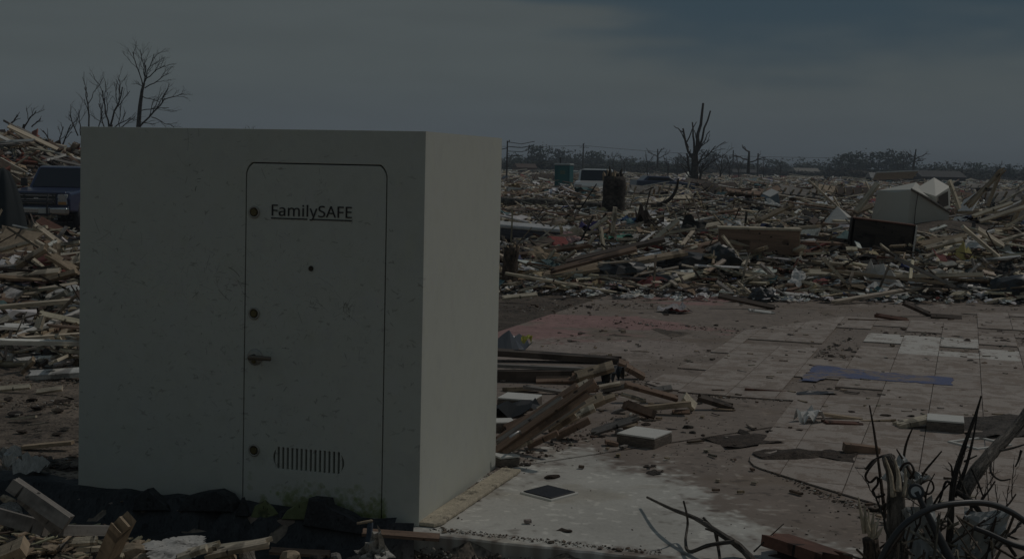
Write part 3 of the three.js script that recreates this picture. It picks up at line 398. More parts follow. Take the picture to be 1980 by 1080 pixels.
function scatter(geos, mats, name, label, category, group, spots, size, flat = 1, lift = 0) {
  spots.forEach((s, i) => { const m = shade(new THREE.Mesh(geos[Math.floor(RB() * geos.length)], mats[Math.floor(RB() * mats.length)])); m.name = numbered(name); const k = size * (0.6 + RB() * 0.8) * (s[3] ?? 1); m.scale.set(k * (0.7 + RB() * 0.7), k * flat * (0.7 + RB() * 0.5), k * (0.7 + RB() * 0.6)); m.position.set(s[0], s[1] + k * flat * 0.22 + lift, s[2]); m.rotation.set((RB() - 0.5) * 0.5, RB() * 6.3, (RB() - 0.5) * 0.5); scene.add(m); const sz = k / size; tag(m, `${sz > 1.15 ? 'large' : sz < 0.8 ? 'small' : 'middling'} ${label} ${near(s[0], s[2])}`, category, group); });
}
M.ash = paint([0.12, 0.10, 0.085], { map: T.gritC, bumpMap: T.grit, bumpScale: 0.01 });
scatter([...chunks, rags[0], rags[2]], [M.mud, M.ash], 'mud_clod', 'dark clod of muddy litter', 'clod', 'clods on the floor of the lost house', [
  [0.509,-0.004,-12.976], [0.335,-0.003,-14.117], [1.141,-0.003,-13.239], [0.738,-0.004,-12.976], [2.519,-0.004,-16.375], [2.025,-0.002,-15.113], [1.561,-0.006,-13.671], [1.746,-0.001,-13.836], [2.219,-0.002,-13.836], [2.519,-0.006,-14.288], [2.608,-0.005,-13.836], [2.704,-0.003,-13.616], [2.847,-0.004,-13.781], [1.898,-0.006,-13.726], [1.515,-0.003,-14.872], [1.023,-0.005,-15.113],
  [2.981,-0.005,-13.892], [3.127,-0.007,-13.671], [3.385,-0.003,-13.948], [3.484,-0.005,-13.892], [3.638,-0.001,-14.06], [3.855,-0.003,-14.345], [2.656,-0.006,-13.507], [3.192,-0.002,-12.12], [3.225,-0.001,-12.023], [3.34,-0.003,-12.217], [3.046,-0.006,-11.927], [2.93,-0.002,-11.69], [2.95,-0.003,-11.927], [2.567,-0.006,-11.926], [4.056,-0.004,-13.028], [4.545,-0.003,-12.976], [4.595,-0.005,-12.924], [4.617,-0.002,-13.292], [4.916,-0.006,-13.453], [5.077,-0.004,-13.671], [4.703,-0.003,-13.08], [5.025,-0.002,-13.239], [5.004,-0.004,-12.976], [4.204,-0.003,-11.879], [4.29,-0.006,-11.784], [4.413,-0.006,-11.926], [4.159,-0.002,-11.55], [4.376,-0.003,-11.411], [3.864,-0.005,-11.095], [3.991,-0.004,-11.05], [2.491,-0.005,-9.954], [2.047,-0.002,-8.822], [2.114,-0.004,-8.929], [1.776,-0.001,-8.305], [1.812,-0.003,-8.272], [1.86,-0.006,-8.339], [1.759,-0.005,-8.372], [1.886,-0.002,-8.305], [2.856,-0.006,-8.965], [2.776,-0.004,-8.858], [2.604,-0.001,-8.858], [2.42,-0.004,-8.929], [2.404,-0.004,-8.965], [2.658,-0.001,-8.206], [3.535,-0.006,-9.994], [3.868,-0.001,-9.756], [1.695,-0.002,-8.272], [1.517,-0.002,-8.206], [1.548,-0.004,-7.85], [1.599,-0.004,-7.632], [1.789,-0.002,-7.725], [1.907,-0.004,-7.632], [1.641,-0.004,-7.54], [1.358,-0.006,-7.945], [1.406,0,-7.85], [1.364,-0.001,-9.222], [1.983,-0.006,-7.449], [2.082,-0.004,-7.54], [2.432,-0.003,-7.54], [2.483,-0.004,-7.51], [0.94,-0.005,-8.543], [1.066,-0.005,-8.305], [1.115,-0.004,-8.173], [1.181,-0.002,-8.173], [1.171,-0.003,-8.339], [1.238,-0.001,-8.107], [0.909,-0.002,-8.406], [1.465,-0.002,-9.038], [2.111,-0.002,-11.275], [2.874,-0.006,-13.133], [0.621,-0.001,-12.366], [0.126,-0.002,-12.667], [0.619,-0.001,-11.365], [0.102,-0.006,-7.213], [0.253,-0.006,-6.928], [0.264,-0.006,-5.895], [0.288,0,-5.895], [0.814,0,-7.069], [0.804,-0.004,-7.242],
  [-3.279,-0.006,-8.822], [-3.109,-0.006,-8.646], [-3.053,-0.006,-8.787], [-3.14,-0.004,-8.543], [-2.978,-0.005,-8.474], [-3.067,-0.004,-8.929], [-3.187,0,-8.305], [-2.6,-0.005,-7.155], [-2.471,-0.005,-6.956], [-2.411,-0.006,-6.928], [-2.367,-0.007,-6.9], [-2.515,-0.006,-7.041], [-2.446,-0.001,-7.213], [-2.335,-0.004,-6.928], [-3.453,-0.006,-8.858], [-2.968,-0.006,-7.818], [-2.725,-0.003,-7.756], [-2.733,-0.004,-7.913],
], 0.07, 0.33);
// fine rubble: nobody could count it
function stuff(name, geo, material, label, category, items) {
  const im = new THREE.InstancedMesh(geo, material, items.length), q = new THREE.Matrix4(), e = new THREE.Euler(), Q = new THREE.Quaternion(), c = new THREE.Color();
  items.forEach((it, i) => { e.set(it.r[0], it.r[1], it.r[2], 'YXZ'); q.compose(V(...it.p), Q.setFromEuler(e), V(...it.s)); im.setMatrixAt(i, q); im.setColorAt(i, c.setRGB(...it.c)); });
  im.name = numbered(name); im.castShadow = im.receiveShadow = true; scene.add(im); return tag(im, label, category, undefined, 'stuff');
}
const vary = (c, k, R) => { const f = 1 + (R() - 0.5) * 2 * k; return c.map((v) => v * f * (1 + (R() - 0.5) * 0.08)); };
const crumbMat = paint([1, 1, 1], { map: T.gritC, roughness: 0.95 });
{
  const R = rng(61), items = [], put = (x, z, s, c, y) => items.push({ p: [x, (y ?? land(x, z)) + s * 0.2, z], r: [(R() - 0.5) * 0.5, R() * 6, (R() - 0.5) * 0.5], s: [s * (0.5 + 1.6 * R() * R()), s * (0.15 + R() * 0.4), s * (0.5 + R())], c: vary(c, 0.4, R) });
  const tones = [[0.16, 0.12, 0.09], [0.10, 0.08, 0.065], [0.30, 0.24, 0.19], [0.55, 0.52, 0.47], [0.20, 0.13, 0.09]];
  for (let k = 0; k < 8500; k++) { const d = 5.5 + 11.5 * Math.pow(R(), 0.9), a = (R() - 0.5) * 0.95, x = a * d, z = -d; if (fbm(x * 0.9, z * 0.9 + 7, 15, 3) < 0.46 - 0.04 * R()) continue; if (inside(zone.pale, x, z) && R() < 0.86) continue; put(x, z, 0.008 + 0.034 * R() * R() * R() * R(), tones[Math.floor(R() * R() * 5)]); }
  // litter lines: along the foot of lost walls and tile edges
  const line = (a, b, n, w, s) => { for (let k = 0; k < n; k++) { const t = R(), x = mix(a[0], b[0], t) + (R() + R() - 1) * w, z = mix(a[2], b[2], t) + (R() + R() - 1) * w; put(x, z, s * (0.25 + R() * R() * R() * 1.8), tones[Math.floor(R() * 5)], a[1]); } };
  line([1.417,0,-7.396], [1.593,0,-6.792], 160, 0.05, 0.022); line([1.593,0,-6.792], [1.877,0,-6.26], 240, 0.07, 0.024); line([-0.391,0,-5.946], [-0.057,0,-7.076], 240, 0.025, 0.018); line([-0.057,0,-7.076], [0.912,0,-8.781], 420, 0.14, 0.028); line([1.038,0,-10.055], [1.392,0,-9.979], 180, 0.18, 0.026); line([2.582,0,-11.149], [3.413,0,-12.973], 160, 0.1, 0.03); line([2.986,0,-11.687], [4.45,0,-11.341], 360, 0.16, 0.034); line([4.134,0,-13.283], [5.187,0,-12.977], 420, 0.5, 0.04); line([2.451,0,-13.425], [3.647,0,-13.878], 300, 0.25, 0.036); line([1.098,0,-14.084], [2.395,0,-13.416], 260, 0.3, 0.03); line([-0.157,0,-14.855], [1.666,0,-15.752], 300, 0.5, 0.04); line([2.066,0,-9.376], [1.373,0,-9.549], 160, 0.06, 0.024); line([2.528,0,-10.362], [2.048,0,-9.293], 60, 0.03, 0.018);
  line([-0.327,0,-5.883], [0.665,0,-5.602], 620, 0.045, 0.016); line([-3.433,0,-8.674], [-2.898,0,-8.641], 160, 0.18, 0.03); line([-3.747,0,-9.464], [-3.198,0,-9.532], 200, 0.3, 0.03); line([-2.811,0,-7.177], [-2.316,0,-6.912], 160, 0.14, 0.03);
  stuff('rubble_crumbs', chunks[0], crumbMat, 'fine crumbs of mortar, mud and splinters strewn over the slab', 'rubble', items);
  const sp = []; for (let k = 0; k < 1100; k++) { const d = 5.4 + 12 * R(), a = (R() - 0.5) * 0.95, x = a * d, z = -d; if (fbm(x * 0.8 + 5, z * 0.8, 19, 3) < 0.49 && d < 15.5) continue; if (inside(zone.pale, x, z) && R() < 0.9) continue; const L = 0.025 + 0.2 * R() * R() * R(); sp.push({ p: [x, land(x, z) + 0.012, z], r: [0, R() * 6.3, (R() - 0.5) * 0.15], s: [L, 0.006 + R() * 0.008, 0.008 + R() * 0.02], c: vary([[0.5, 0.38, 0.26], [0.2, 0.14, 0.1], [0.35, 0.3, 0.26], [0.45, 0.38, 0.3]][Math.floor(R() * 4)], 0.3, R) }); }
  stuff('splinters', shards[0], paint([1, 1, 1], { map: T.woodC }), 'small wood splinters scattered over the slab and dirt', 'splinters', sp);
}
// flat torn pieces of leaf mould and felt
M.felt = paint([0.115, 0.085, 0.066], { map: T.gritC, bumpMap: T.grit, bumpScale: 0.01 });
const ragAt = (name, p, sx, sy, sz, turn, mat, label, category, group, k = 0, tilt = 0) => { const m = solo(name, rags[k], mat, label, category, group); m.position.set(p[0], p[1] + sy * 0.06 + 0.008, p[2]); m.scale.set(sx, sy, sz); m.rotation.set(tilt, turn, 0); return m; };
ragAt('roofing_felt', [1.709,-0.007,-7.57], 0.50, 0.16, 0.28, 0.2, M.felt, 'torn brown roofing felt lying flat near the tile corner', 'felt', undefined, 1);
ragAt('roofing_felt', [1.953,-0.001,-7.571], 0.28, 0.10, 0.22, 1.2, M.felt, 'smaller brown felt scrap beside the torn roofing felt', 'felt', undefined, 2);
ragAt('roofing_felt', [1.47,-0.007,-7.945], 0.42, 0.10, 0.3, 0.4, M.felt, 'dark felt scrap on the dirt outside the tile corner', 'felt', undefined, 3);
ragAt('leaf_litter', [3.273,-0.001,-8.474], 0.9, 0.24, 0.55, 0.3, M.ash, 'dark patch of leaf litter behind the white foam box', 'litter', undefined, 0);
ragAt('cloth_scrap', [1.896,-0.004,-15.052], 0.34, 0.55, 0.28, 0.5, paint([0.55, 0.52, 0.52], { map: T.fleckC }), 'crumpled white cloth with a pink edge on the bare floor', 'cloth', undefined, 4);
ragAt('cloth_scrap', [1.953,-0.001,-14.932], 0.20, 0.4, 0.16, 2.5, paint([0.32, 0.10, 0.09]), 'small red cloth scrap beside the crumpled white cloth', 'cloth', undefined, 2);
ragAt('plastic_scrap', [0.151,-0.004,-11.139], 0.09, 0.4, 0.07, 0.2, paint([0.62, 0.60, 0.16]), 'small bright yellow plastic scrap on the sill timber', 'plastic', undefined, 3).position.y += 0.14;
ragAt('plastic_sheet', [-0.022,-0.007,-11.689], 0.42, 0.7, 0.32, 0.6, paint([0.12, 0.13, 0.15], { roughness: 0.3 }), 'crumpled grey plastic behind the sill timber', 'plastic', undefined, 1);
ragAt('black_plastic', [0.01,-0.003,-8.647], 0.40, 0.5, 0.24, 0.3, M.black, 'glossy black plastic between the white slab and the beam', 'plastic', undefined, 4);
ragAt('black_plastic', [0.791,-0.003,-9.994], 0.22, 0.8, 0.2, 0.9, M.black, 'small black plastic bag end under the heap\'s far boards', 'plastic', undefined, 0);
ragAt('black_shoe_print', [2.326,-0.003,-9.678], 0.32, 0.14, 0.12, 0.1, paint([0.05, 0.052, 0.06], { roughness: 0.5 }), 'dark flattened scrap with a pale edge on the tiles', 'scrap', undefined, 2).name = 'flat_scrap';
ragAt('paper_scrap', [2.022,-0.007,-8.577], 0.20, 0.55, 0.14, 0.4, M.plaster, 'folded white paper beside the reddish slats on the tiles', 'paper', undefined, 0);
rowOfBoards([
[2.409,0.005,-8.716,2.039,0.049,-8.716,0.05,0.02,'tan','long tan slat lying across the tiles',0],
[2.369,0.007,-8.543,2.093,0.015,-8.543,0.09,0.02,'rust','reddish brown slat lying on the tiles beneath the tan slat',0],
[2.362,0.003,-8.646,2.623,0.016,-8.646,0.03,0.02,'tan','thin tan stick reaching to the split straw block',0],
[2.562,0.013,-8.474,2.792,0.07,-8.474,0.13,0.03,'straw','split straw-coloured shake on the tiles beside the foam box',0],
[2.223,0.021,-7.663,2.012,0.041,-7.663,0.07,0.05,'brown','short rotten brown branch stub on the tiles',0],
[2.128,0.002,-9.756,1.794,0.02,-9.756,0.02,0.015,'rust','thin rusty rod lying at the tile edge',0],
[0.67,0.009,-7.756,0.591,0.025,-7.756,0.06,0.02,'brown','small brown offcut beside the white foam block',0],
[0.728,0.016,-8.074,0.679,0.02,-8.074,0.08,0.04,'grey','grey mortar-like offcut behind the white foam block',0],
[3.291,0.035,-16.977,2.78,0.021,-16.977,0.12,0.05,'straw'],
[3.217,0.018,-15.606,2.512,0.153,-15.606,0.06,0.04,'dark'],
[3.117,0.007,-15.113,2.783,0.038,-15.113,0.05,0.02,'white'],
[4.549,0.008,-14.636,4.136,0.065,-14.636,0.05,0.03,'rust'],
[4.958,0.018,-15.174,4.618,0.161,-15.174,0.06,0.04,'dark'],
[5.261,0.01,-14.992,4.899,0.027,-14.992,0.06,0.03,'dark'],
[4.18,0.009,-14.577,3.828,0.015,-14.577,0.03,0.02,'brown']], 'lying on the bare floor before the debris', 'boards stranded on the floor');
// foam blocks and flat boxes on the floor, their side shade painted dark
const foam = paint([0.82, 0.80, 0.74], { map: T.cleanC, roughness: 0.95 }), foamShade = paint([0.24, 0.20, 0.165], { map: T.gritC, roughness: 0.95 });
function slabBlock(name, p, w, h, d, turn, label, category, mat = foam, tilt = 0) { const o = thing(name, label, category, p, turn); o.rotation.x = tilt; part('block', rbox(w, h - 0.012, d, 0.01, 0, h / 2 - 0.006, 0), foamShade, o); part('lit_top', rbox(w - 0.004, 0.011, d - 0.004, 0.003, 0, h - 0.005, 0), mat, o); return o; }
slabBlock('foam_block', [0.839,-0.006,-7.85], 0.255, 0.075, 0.26, -0.55, 'thick white block with painted side shade lying on the dirt of the slab', 'block');
slabBlock('foam_block', [2.879,-0.002,-8.44], 0.235, 0.085, 0.24, -0.32, 'thick cream block with painted side shade lying on the floor tiles', 'block');
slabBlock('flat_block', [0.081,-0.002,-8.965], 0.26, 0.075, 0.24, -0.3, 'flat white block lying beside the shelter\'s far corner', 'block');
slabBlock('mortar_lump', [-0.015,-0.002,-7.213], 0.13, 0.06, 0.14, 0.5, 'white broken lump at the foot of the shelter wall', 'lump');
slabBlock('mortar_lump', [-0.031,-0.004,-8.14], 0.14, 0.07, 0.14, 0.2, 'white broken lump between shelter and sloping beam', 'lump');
{ // dark framed plaque on the pale concrete
  const o = thing('framed_plaque', 'dark square plaque with a white frame edge on pale concrete', 'picture frame', [0.221,-0.006,-6.574], -0.75);
  part('frame', rbox(0.215, 0.016, 0.215, 0.004, 0, 0.008, 0), foam, o); part('panel', rbox(0.19, 0.006, 0.19, 0.003, 0, 0.0185, 0), paint([0.032, 0.034, 0.04], { roughness: 0.55, map: T.fleckC }), o); part('backing', box(0.22, 0.006, 0.22, 0, 0.002, 0), M.brown, o);
  const b = thing('picture_frame', 'white rimmed dark tray behind the leaning branches on tiles', 'picture frame', [2.94,-0.002,-7.978], 0.5);
  part('frame', merge([box(0.30, 0.02, 0.02, 0, 0.012, 0.11), box(0.30, 0.02, 0.02, 0, 0.012, -0.11), box(0.02, 0.02, 0.2, 0.14, 0.012, 0), box(0.02, 0.02, 0.2, -0.14, 0.012, 0)]), foam, b); part('panel', box(0.26, 0.008, 0.2, 0, 0.008, 0), paint([0.03, 0.035, 0.045], { roughness: 0.4 }), b);
}
// ---------------------------------------------------------------- foreground: broken masonry, timber and tar paper below the slab
const low = -0.13;
rowOfBoards([
[-1.512,0.418,-4.421,-1.71,0.55,-4.421,0.075,0.045,'grey','long grey concrete lintel piece slanting over the rubble',0.2],
[-1.549,0.374,-4.456,-1.69,0.502,-4.456,0.05,0.035,'grey','narrow grey piece beneath the slanting lintel',0],
[-1.619,0.368,-4.509,-1.82,0.42,-4.509,0.085,0.05,'grey','broad grey slab end at the foot of the lintel',0.3],
[-1.445,0.314,-4.693,-1.591,0.354,-4.546,0.07,0.035,'grey','flat grey slab piece lying level in front of the lintel',0.15],
[-1.379,0.291,-4.416,-1.228,0.517,-4.116,0.07,0.045,'tan','sawn tan timber stake jutting up before the shelter',0.6],
[-1.233,0.175,-4.862,-1.086,0.218,-4.862,0.04,0.02,'straw'],
[-1.163,0.152,-4.94,-0.903,0.212,-4.94,0.05,0.02,'pale'],
[-1.135,0.143,-5.041,-0.932,0.176,-5.041,0.04,0.02,'straw'],
[-1.232,0.185,-4.784,-1.117,0.229,-4.784,0.03,0.02,'straw'],
[-1.673,0.355,-4.21,-1.582,0.398,-4.21,0.07,0.04,'tan','short tan timber end in the corner rubble'],
[-1.539,0.273,-4.598,-1.436,0.276,-4.598,0.04,0.015,'straw'],
[-0.296,0.003,-5.754,-0.645,0.02,-5.754,0.05,0.015,'brown'],
[-0.777,-0.068,-5.704,-1.054,-0.058,-5.704,0.04,0.015,'brown'],
[-1.557,0.312,-4.544,-1.447,0.322,-4.544,0.03,0.015,'straw']], 'among the rubble in front of the shelter', 'boards in front of the shelter');
const tar = paint([0.055, 0.057, 0.060], { roughness: 0.75, map: T.gritC }), sheetWhite = paint([0.62, 0.60, 0.56], { map: T.fleckC, roughness: 0.9 });
function drape(name, outline, y0, amp, mat, label, category, seed, up = 0.01) {        // an outlined sheet with creases lying on the ground
  const s = new THREE.Shape(outline.map(p => new THREE.Vector2(p[0], -p[2]))), g0 = new THREE.ExtrudeGeometry(s, { depth: 0.004, bevelEnabled: false });
  const box2 = new THREE.Box2().setFromPoints(outline.map(p => new THREE.Vector2(p[0], p[2]))), n = 26, pos = [], uv = [], idx = [], id = new Map();
  const at = (i, j) => { const k = i * 1000 + j; if (!id.has(k)) { const x = mix(box2.min.x, box2.max.x, i / n), z = mix(box2.min.y, box2.max.y, j / n); id.set(k, pos.length / 3); pos.push(x + (hash(i, j, seed) - 0.5) * 0.02, (y0 ?? land(x, z)) + up + amp * (Math.abs(fbm(x * 5, z * 5, seed, 3) - 0.5) * 2 + 0.5 * fbm(x * 2, z * 2, seed + 3, 2)), z + (hash(i, j, seed + 1) - 0.5) * 0.02); uv.push(x * 1.5, z * 1.5); } return id.get(k); };
  for (let i = 0; i < n; i++) for (let j = 0; j < n; j++) { const x = mix(box2.min.x, box2.max.x, (i + 0.5) / n), z = mix(box2.min.y, box2.max.y, (j + 0.5) / n); if (!inside(outline, x, z)) continue; const a = at(i, j), b = at(i + 1, j), c = at(i, j + 1), d = at(i + 1, j + 1); idx.push(a, c, b, b, c, d); }
  const g = new THREE.BufferGeometry(); g.setAttribute('position', new THREE.Float32BufferAttribute(pos, 3)); g.setAttribute('uv', new THREE.Float32BufferAttribute(uv, 2)); g.setIndex(idx); g.computeVertexNormals(); return solo(name, g, mat, label, category);
}
drape('tar_paper', [[-2.811,0,-6.696], [-2.476,0,-6.669], [-2.199,0,-6.551], [-2.147,0,-6.45], [-1.408,0,-6.241], [-0.908,0,-6.102], [-0.689,0,-5.924], [-0.495,-0.05,-5.91], [-0.417,-0.1,-5.841], [-0.467,-0.11,-5.364], [-1.201,-0.05,-5.335], [-1.864,0,-5.376], [-2.429,0,-5.679]], null, 0.05, tar, 'wide black tar paper spread over the ground before the shelter', 'tar paper', 3);
drape('white_sheet', [[-1.415,0.2,-4.987], [-1.307,0.2,-5.11], [-1.212,0.2,-5.117], [-1.132,0.2,-4.952], [-1.171,0.2,-4.771], [-1.212,0.2,-4.497], [-1.314,0.2,-4.729]], 0.15, 0.06, sheetWhite, 'wrinkled white sheet lying in front of the shelter', 'sheet', 8);
// jagged black pieces standing against the shelter's foot
function jag(name, pts, depth, y, mat, label, category) { const P = pts.map(([u, v]) => new THREE.Vector2(u, v)), s = new THREE.Shape(P), g = new THREE.ExtrudeGeometry(s, { depth, bevelEnabled: true, bevelSize: 0.006, bevelThickness: 0.006, bevelSegments: 1 }).translate(0, 0, -depth); const m = solo(name, g, mat, label, category); m.position.copy(BOX).addScaledVector(AWAY, -y); m.rotation.y = -TURN; m.rotation.x = -0.12; return m; }
jag('tar_board', [[-0.511,-0.005], [-0.5,0.05], [-0.465,0.079], [-0.437,0.094], [-0.391,0.06], [-0.336,0.026], [-0.321,0.007]], 0.05, 0.13, tar, 'black triangular board end standing before the shelter front', 'board');
jag('tar_board', [[-0.265,0.007], [-0.22,0.075], [-0.159,0.093], [-0.075,0.106], [-0.02,0.086], [0.009,0.053], [0.015,0.021]], 0.09, 0.13, tar, 'rounded black lump of tar paper left of the door', 'tar paper');
jag('tar_board', [[0.395,-0.016], [0.42,0.101], [0.494,0.098], [0.505,0.067], [0.6,0.039], [0.679,-0.003], [0.701,-0.04]], 0.09, 0.14, tar, 'sloping black lump of tar paper before the door', 'tar paper');
jag('tar_board', [[0.031,-0.003], [0.053,0.042], [0.061,0.075], [0.075,0.039], [0.092,0.003]], 0.03, 0.12, tar, 'small black spike of tar paper at the door hinge foot', 'tar paper');
{ const g = paint([0.20, 0.23, 0.10], { map: T.fleckC, roughness: 0.8 }); 
  jag('weed_leaf', [[0.106,-0.008], [0.124,0.039], [0.173,0.068], [0.214,0.037], [0.233,0.016], [0.201,-0.004]], 0.004, 0.10, g, 'limp green leaf leaning on the foot of the door', 'leaf'); jag('weed_leaf', [[0.271,-0.003], [0.295,0.03], [0.362,0.075], [0.409,0.09], [0.421,0.034], [0.395,0.004]], 0.004, 0.11, g, 'broad green leaf leaning beside the sloping tar lump', 'leaf'); }
{ // blue-grey post stub with a crumpled paper bag at its foot
  const a = [-0.615,0,-5.714], o = thing('post_stub', 'short blue grey post stub standing before the slab edge', 'post', [a[0], low, a[2]]); part('post', tube([V(0, 0, 0), V(0.004, 0.12, 0), V(0.01, 0.205, 0)], [0.014, 0.014, 0.013], 8), paint([0.12, 0.15, 0.19], { map: T.woodC }), o); part('cap', tube([V(-0.05, 0.20, 0), V(0.015, 0.212, 0), V(0.02, 0.215, 0)], [0.006, 0.008, 0.004], 6), M.tan, o);
  const bag = solo('paper_bag', ragGeometry(77, 9, 0.5), paint([0.60, 0.57, 0.52], { map: T.fleckC }), 'crumpled white paper bag beside the post stub', 'paper bag'); const b = [-0.562,0.02,-5.496]; bag.position.set(b[0], b[1] - 0.02, b[2]); bag.scale.set(0.15, 0.26, 0.13); bag.rotation.set(1.0, 0.5, 0.2);
}
// masonry and litter in the lower left corner
scatter(chunks, [M.concrete, M.concrete, M.tan, M.ash], 'masonry_chunk', 'rough lump of broken masonry', 'rubble', 'masonry lumps before the shelter', [[-2.166,0.2,-5.555], [-2.104,0.2,-5.432], [-2.079,0.2,-5.311], [-1.844,0.16,-5.023], [-1.77,0.16,-4.96], [-1.824,0.16,-4.915], [-1.917,0.16,-4.949], [-1.64,0.15,-4.902], [-1.381,0.15,-4.9], [-1.455,0.15,-5.049], [-1.453,0.15,-4.974], [-1.075,0.14,-4.953], [-0.999,0.14,-4.972], [-0.848,0.12,-5.034], [-0.757,0.1,-5.105], [-0.686,0.08,-5.189], [-2.891,0,-7.368], [-1.756,0.15,-5.063], [-1.916,0.16,-5.053]], 0.09, 0.7, -0.02);
ragAt('paper_scrap', [-2.206,0.3,-5.705], 0.09, 0.4, 0.10, 0.5, sheetWhite, 'white ruled paper scrap above the slanting lintel', 'paper', undefined, 3, 0.6);
ragAt('paper_scrap', [-2.441,0.05,-6.588], 0.18, 0.4, 0.12, 0.1, sheetWhite, 'torn pale paper strip behind the slanting lintel', 'paper', undefined, 1);
{ const R = rng(88), items = [], sp = []; for (let k = 0; k < 900; k++) { const u = -2.4 + R() * 2.9, v = -0.85 - R() * 0.8, p = BOX.clone().addScaledVector(ALONG, u).addScaledVector(AWAY, v), s = 0.012 + 0.04 * R() * R(); items.push({ p: [p.x, land(p.x, p.z) + 0.03 * R(), p.z], r: [R() * 6, R() * 6, 0], s: [s, s * 0.6, s], c: vary([[0.35, 0.3, 0.25], [0.1, 0.08, 0.07], [0.55, 0.5, 0.42]][Math.floor(R() * 3)], 0.3, R) }); if (k < 500) sp.push({ p: [p.x, land(p.x, p.z) + 0.02 + 0.05 * R(), p.z], r: [0, R() * 6.3, (R() - 0.5) * 0.5], s: [0.05 + 0.16 * R(), 0.006, 0.008 + 0.012 * R()], c: vary([[0.55, 0.42, 0.28], [0.5, 0.45, 0.3], [0.2, 0.14, 0.1]][Math.floor(R() * 3)], 0.3, R) }); }
  for (let k = 0; k < 1700; k++) { const p = BOX.clone().addScaledVector(ALONG, 0.95 + R() * 2.2).addScaledVector(AWAY, -0.11 - R() * R() * 0.5), s = 0.008 + 0.03 * R() * R(); items.push({ p: [p.x, low + 0.01 + 0.07 * R(), p.z], r: [R() * 6, R() * 6, 0], s: [s, s * 0.6, s], c: vary([[0.30, 0.24, 0.19], [0.10, 0.08, 0.065], [0.45, 0.4, 0.34]][Math.floor(R() * 3)], 0.3, R) }); }
  stuff('rubble_crumbs', chunks[1], crumbMat, 'crumbled mortar and litter on the ground below the slab edge', 'rubble', items); stuff('splinters', shards[1], paint([1, 1, 1], { map: T.woodC }), 'fine straw and splinters before the shelter front', 'splinters', sp); }

// ---------------------------------------------------------------- foreground right: torn tree, hose, wire and plastic
function sticks(name, label, list, mat, category = 'branch') { const o = thing(name, label, category); for (const [n, pts, r, sides] of list) part(n, tube(new THREE.CatmullRomCurve3(pts.map(p => V(...p))).getPoints(Math.max(8, pts.length * 4)), Array.from({ length: Math.max(8, pts.length * 4) + 1 }, (_, i) => mix(r[0], r[1], i / Math.max(8, pts.length * 4)) * (0.92 + 0.16 * hash(i, Math.round(r[0] * 1e4), 5))), sides ?? 8), mat, o); return o; }
sticks('fallen_branch', 'long bare branch lying on the pale concrete with side twigs', [
  ['stem', [[0.701,0.05,-6.356], [0.774,0.1,-5.955], [0.859,0.12,-5.713], [0.946,0.1,-5.531], [1.026,0.04,-5.571], [1.08,0,-5.398]], [0.006, 0.019]],
  ['twig', [[0.794,0.2,-5.723], [0.811,0.14,-5.739], [0.824,0.08,-5.787], [0.803,0.03,-5.69], [0.804,0.03,-5.528], [0.873,0.07,-5.49], [0.984,0.09,-5.491]], [0.004, 0.010]],
  ['twig', [[0.914,0.11,-5.557], [0.924,0.06,-5.558], [0.923,0,-5.458]], [0.009, 0.006]], ['twig', [[0.883,0.1,-5.638], [0.914,0.11,-5.557]], [0.004, 0.006]], ['twig', [[0.876,0.14,-5.676], [0.908,0.11,-5.653]], [0.006, 0.006]],
], M.greybark);
board([1.18,0.05,-5.688], [1.409,0.05,-5.366], 0.17, 0.05, 'rust', 'reddish brown split log piece at the slab\'s front edge');
board([1.194,0,-5.639], [1.341,0,-5.486], 0.12, 0.03, 'dark', 'dark charred plank under the split log piece');
solo('twig', tube([[1.087,0.02,-5.581], [1.154,0.07,-5.618], [1.235,0.12,-5.675]].map(p => V(...p)), [0.004, 0.003, 0.002], 5), M.bark, 'thin twig rising beside the split log piece', 'twig');
const dN = 4.9;
sticks('split_sapling', 'broken sapling trunk with pale splintered wood and torn bark', [
  ['trunk', [[1.514,0.107,-4.9], [1.503,0.247,-4.9], [1.494,0.407,-4.9], [1.484,0.517,-4.9], [1.453,0.606,-4.9]], [0.046, 0.022], 10],
  ['splinter', [[1.47,0.457,-4.86], [1.459,0.543,-4.87], [1.434,0.607,-4.86]], [0.012, 0.003], 5], ['splinter', [[1.486,0.48,-4.85], [1.485,0.546,-4.86], [1.471,0.6,-4.86]], [0.013, 0.003], 5], ['splinter', [[1.51,0.453,-4.88], [1.528,0.508,-4.9], [1.524,0.557,-4.9]], [0.011, 0.003], 5],
], M.greybark, 'sapling');
{ const o = scene.children[scene.children.length - 1]; for (const c of o.children) if (c.name === 'splinter') c.material = M.pale; }
sticks('splintered_stub', 'short stub ending in a brush of pale splinters', [['stub', [[1.389,0.137,-4.8], [1.382,0.235,-4.8], [1.37,0.313,-4.8]], [0.036, 0.030], 9]], M.bark, 'stub');
{ const o = scene.children[scene.children.length - 1], pts = [[[1.348,0.333,-4.8], [1.315,0.474,-4.78]], [[1.356,0.333,-4.8], [1.344,0.446,-4.8]], [[1.358,0.342,-4.78], [1.352,0.429,-4.77]], [[1.373,0.333,-4.8], [1.38,0.412,-4.8]], [[1.383,0.325,-4.8], [1.406,0.383,-4.82]], [[1.391,0.314,-4.8], [1.417,0.358,-4.8]], [[1.358,0.333,-4.76], [1.337,0.408,-4.74]], [[1.368,0.325,-4.76], [1.37,0.393,-4.74]]];
  for (const [a, b] of pts) part('splinter', tube([V(...a), V(...a).lerp(V(...b), 0.5), V(...b)], [0.009, 0.007, 0.002], 5), M.straw, o); }
